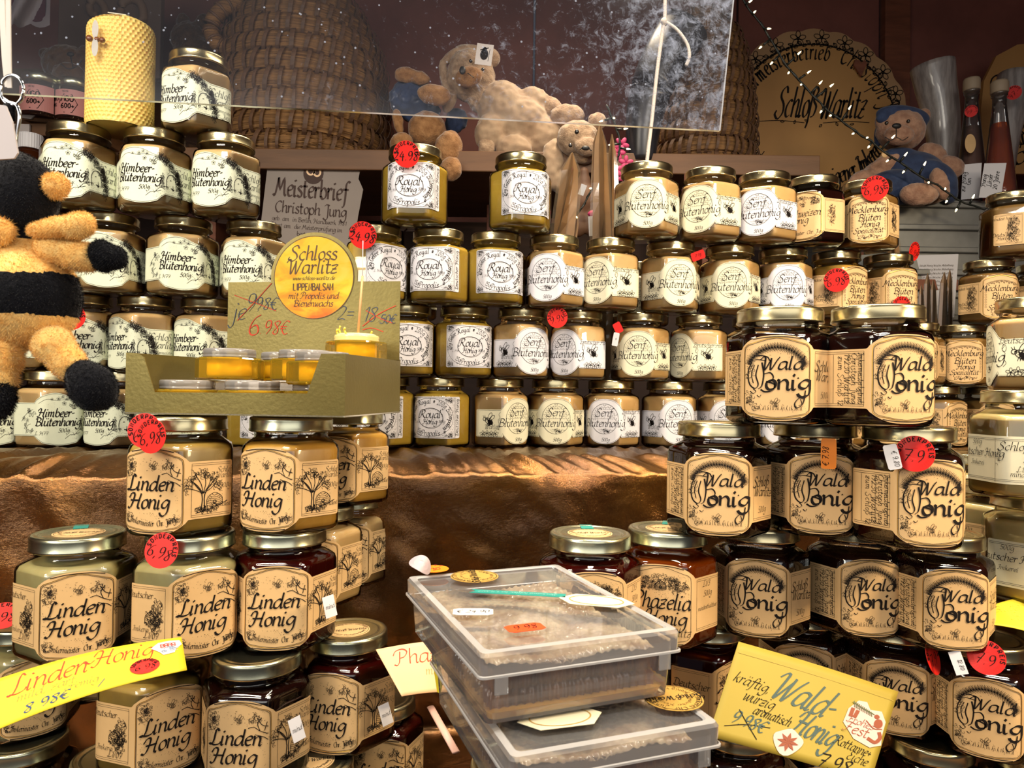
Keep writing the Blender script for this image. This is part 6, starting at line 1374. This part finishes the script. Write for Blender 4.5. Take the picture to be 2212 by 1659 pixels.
card('large yellow card lettered for forest honey with squirrel and star anise stickers', [(1596,1386,.625),(1941,1494,.640),(1880,1690,.585),(1530,1590,.580)], M_YEL2, w, h, [('lettering', G1, GREYINK, .0004), ('handwriting', G2, INK, .0004), ('price_writing', G3, GREYINK, .0004), ('squirrel_sticker', sq, PSK, .0006), ('squirrel_print', S1, BRN, .0010), ('pine_print', S2, GRN, .0010), ('anise_sticker', an, PSK, .0006), ('anise_print', a2, BRN, .0010), ('fold_line', fo, pbr('fold_shadow', S((176,152,60)), .6), .0003)], .004)
w, h = .07, .055; K1, K2 = Ink(), Ink(); K1.text('Phazelia', .045, .0330, .0170, .0013); K2.text('mild', .045, .0190, .010, .0006); K2.text('9.98', .058, .0050, .013, .0008)
card('peach coloured card lettered in red, half hidden by the honeycomb boxes', [(812,1403,.66),(985,1382,.70),(985,1496,.68),(868,1504,.63)], M_PEA, w, h, [('lettering', K1, REDINK, .0004), ('handwriting', K2, pbr('orange_pen', S((226,150,80)), .6), .0004)], .003)
w, h = .10, .05; K1 = Ink(); K1.text('Bl\u00fcten', .030, .030, .014, .0009); K1.text('Honig', .052, .014, .014, .0009); k2 = Ink(); k2.disc(.075, .044, .014, .005)
card('yellow card leaning under the foam-topped cream honey jar', [(2128,1312,.700),(2290,1284,.700),(2300,1396,.655),(2138,1348,.672)], M_YEL, w, h, [('lettering', K1, pbr('faint_pen', S((206,186,60)), .6), .0004), ('oval_sticker', k2, PSK, .0006)], .004)
ys = empty('yellow_strip', at(948, 1440, .55)); tag(ys, 'narrow bright yellow paper strip tucked against the honeycomb box', 'paper'); v = [at(934,1395,.545), at(942,1400,.54), at(958,1470,.535), at(952,1498,.54), at(944,1495,.545), at(936,1440,.545)]; vv, ff = [], []; rings(vv, ff, [v, [p+Vector((0,.0008,0)) for p in v]]); o = mesh('paper_strip', vv, ff, M_YEL); glue(o, ys)
o = tubeobj('plastic_stick', [at(930,1527,.66), at(985,1625,.60)], .0035, pbr('pink_plastic', S((222,176,160)), .4), None, 10, flat=.4); tag(o, 'pale pink flat plastic stick leaning by the honeycomb boxes', 'stick')
# ---------------------------------------------------------------- plush bee hanging at the left
YBE = .43
M_BY = plush_mat('yellow_plush', (255,216,140), (250,196,110), .4); M_BK = pbr('black_plush', S((20,21,27)), .95, sheen=.22, vscale=60, bump=.5, bscale=400, spec=.1)
bee = empty('plush_bee', at(60, 600, YBE)); tag(bee, 'plush bee with black head and yellow and black striped body hanging in front', 'plush toy')
def beecol(c):
    z1 = at(60, 598, YBE).z; z2 = at(60, 684, YBE).z; z0 = at(60, 545, YBE).z
    if c.z > at(60, 522, YBE).z: return 1
    if c.z > z0 and c.x < at(100, 540, YBE).x and c.y > YBE+.002: return 1
    return 1 if z2 < c.z < z1 + .0015*math.sin(c.x*90) else 0
o = blobmesh('body', [(50,645,118,112,0),(60,570,88,50),(45,520,56,44)], YBE, [M_BY, M_BK], beecol, .0022, fur=(22000,.0019), smooth=2); glue(o, bee)
for ch in [x for x in o.children]: pass
FURS = [x for x in COL.objects if x.name.startswith('fur')]
for x in FURS: x.parent = None; glue(x, bee)
def bpart(name, blobs, mat, Y=YBE, fur=(6000,.0018), cf=None, mats=None):
    before = set(COL.objects); o = blobmesh(name, blobs, Y, mats or [mat], cf, .0020, fur=fur, smooth=2); glue(o, bee)
    for x in set(COL.objects)-before-{o}: x.parent = None; glue(x, bee)
    return o
bpart('head', [(45,425,78,92,0),(20,380,60,60)], M_BK, fur=(9000,.0018))
bpart('nose', [(119,402,30,29,0)], M_BY, YBE-.004, fur=(2500,.0022))
bpart('wing', [(170,488,38,30,-25),(125,492,58,24,-8),(90,498,34,20)], M_BY, YBE-.012)
bpart('wing', [(0,500,34,34,30),(-30,490,30,40)], M_BY, YBE-.012, fur=(2000,.0028))
bpart('arm', [(120,540,50,34,14),(165,552,46,34,10),(195,556,24,34)], M_BY, YBE-.006)
bpart('hand', [(218,550,30,32,0),(240,556,36,28,6),(225,562,30,26)], M_BK, YBE-.006)
bpart('leg', [(115,745,46,44,30),(145,780,46,38,52),(170,806,40,30,60)], M_BY, YBE-.008)
bpart('foot', [(200,836,56,50,50),(178,815,36,40),(215,850,38,38)], M_BK, YBE-.010)
bpart('leg', [(8,770,40,50,0),(2,820,34,34)], M_BY, YBE-.008, fur=(3000,.0028))
bpart('foot', [(-4,862,34,50,10)], M_BK, YBE-.010, fur=(3000,.0028))
# strap, ring and clasp it hangs from
M_STEEL = pbr('steel', S((190,192,196)), .15, metal=1); M_STRAP = pbr('white_strap', S((214,208,204)), .6)
sp = empty('key_strap', at(10, 100, .41)); tag(sp, 'white strap with steel ring and clasp holding the plush bee', 'strap')
def strip_(name, P, w, mat):
    v, f = [], []; Q = catmull(P, 5)
    for s in (0, .0008):
        for p in Q: v += [p+Vector((-w/2, s, 0)), p+Vector((w/2, s, 0))]
    n = len(Q)
    for i in range(n-1): f.append((2*i, 2*i+1, 2*i+3, 2*i+2)); b = 2*n; f.append((b+2*i+1, b+2*i, b+2*i+2, b+2*i+3)); f.append((2*i, 2*i+2, b+2*i+2, b+2*i)); f.append((2*i+1, b+2*i+1, b+2*i+3, 2*i+3))
    o = mesh(name, v, f, mat); glue(o, sp); return o
strip_('strap_band', [at(2,-500,.41), at(3,-60,.41), at(8,100,.41), at(16,188,.41)], .0032, M_STRAP); strip_('strap_band', [at(18,-500,.405), at(17,-60,.405), at(18,100,.405), at(20,190,.405)], .0026, M_STRAP)
q = tubeobj('ring', catmull([at(26+25*math.cos(a), 195+32*math.sin(a), .405) for a in [2*PI*i/14 for i in range(14)]], 3, True), .0010, M_STEEL, None, 8); glue(q, sp)
q = tubeobj('clasp', catmull([at(8,214,.405), at(20,222,.405), at(36,228,.405), at(42,250,.405), at(36,285,.405), at(32,320,.405)], 4), .0012, M_STEEL, None, 8); glue(q, sp)
q = blobmesh('clasp_body', [(20,232,16,14),(24,252,12,16)], .406, [M_BK], None, .0015); glue(q, sp)
v, f = [], []; P = [at(-14,225,.40), at(12,228,.40), at(26,262,.40), at(38,330,.40), at(30,342,.40), at(-14,345,.40)]; rings(v, f, [P, [p+Vector((0,.0012,0)) for p in P]]); o = mesh('care_tag', v, f, pbr('white_fabric_tag', S((200,192,196)), .7)); glue(o, bee)
I = Ink();
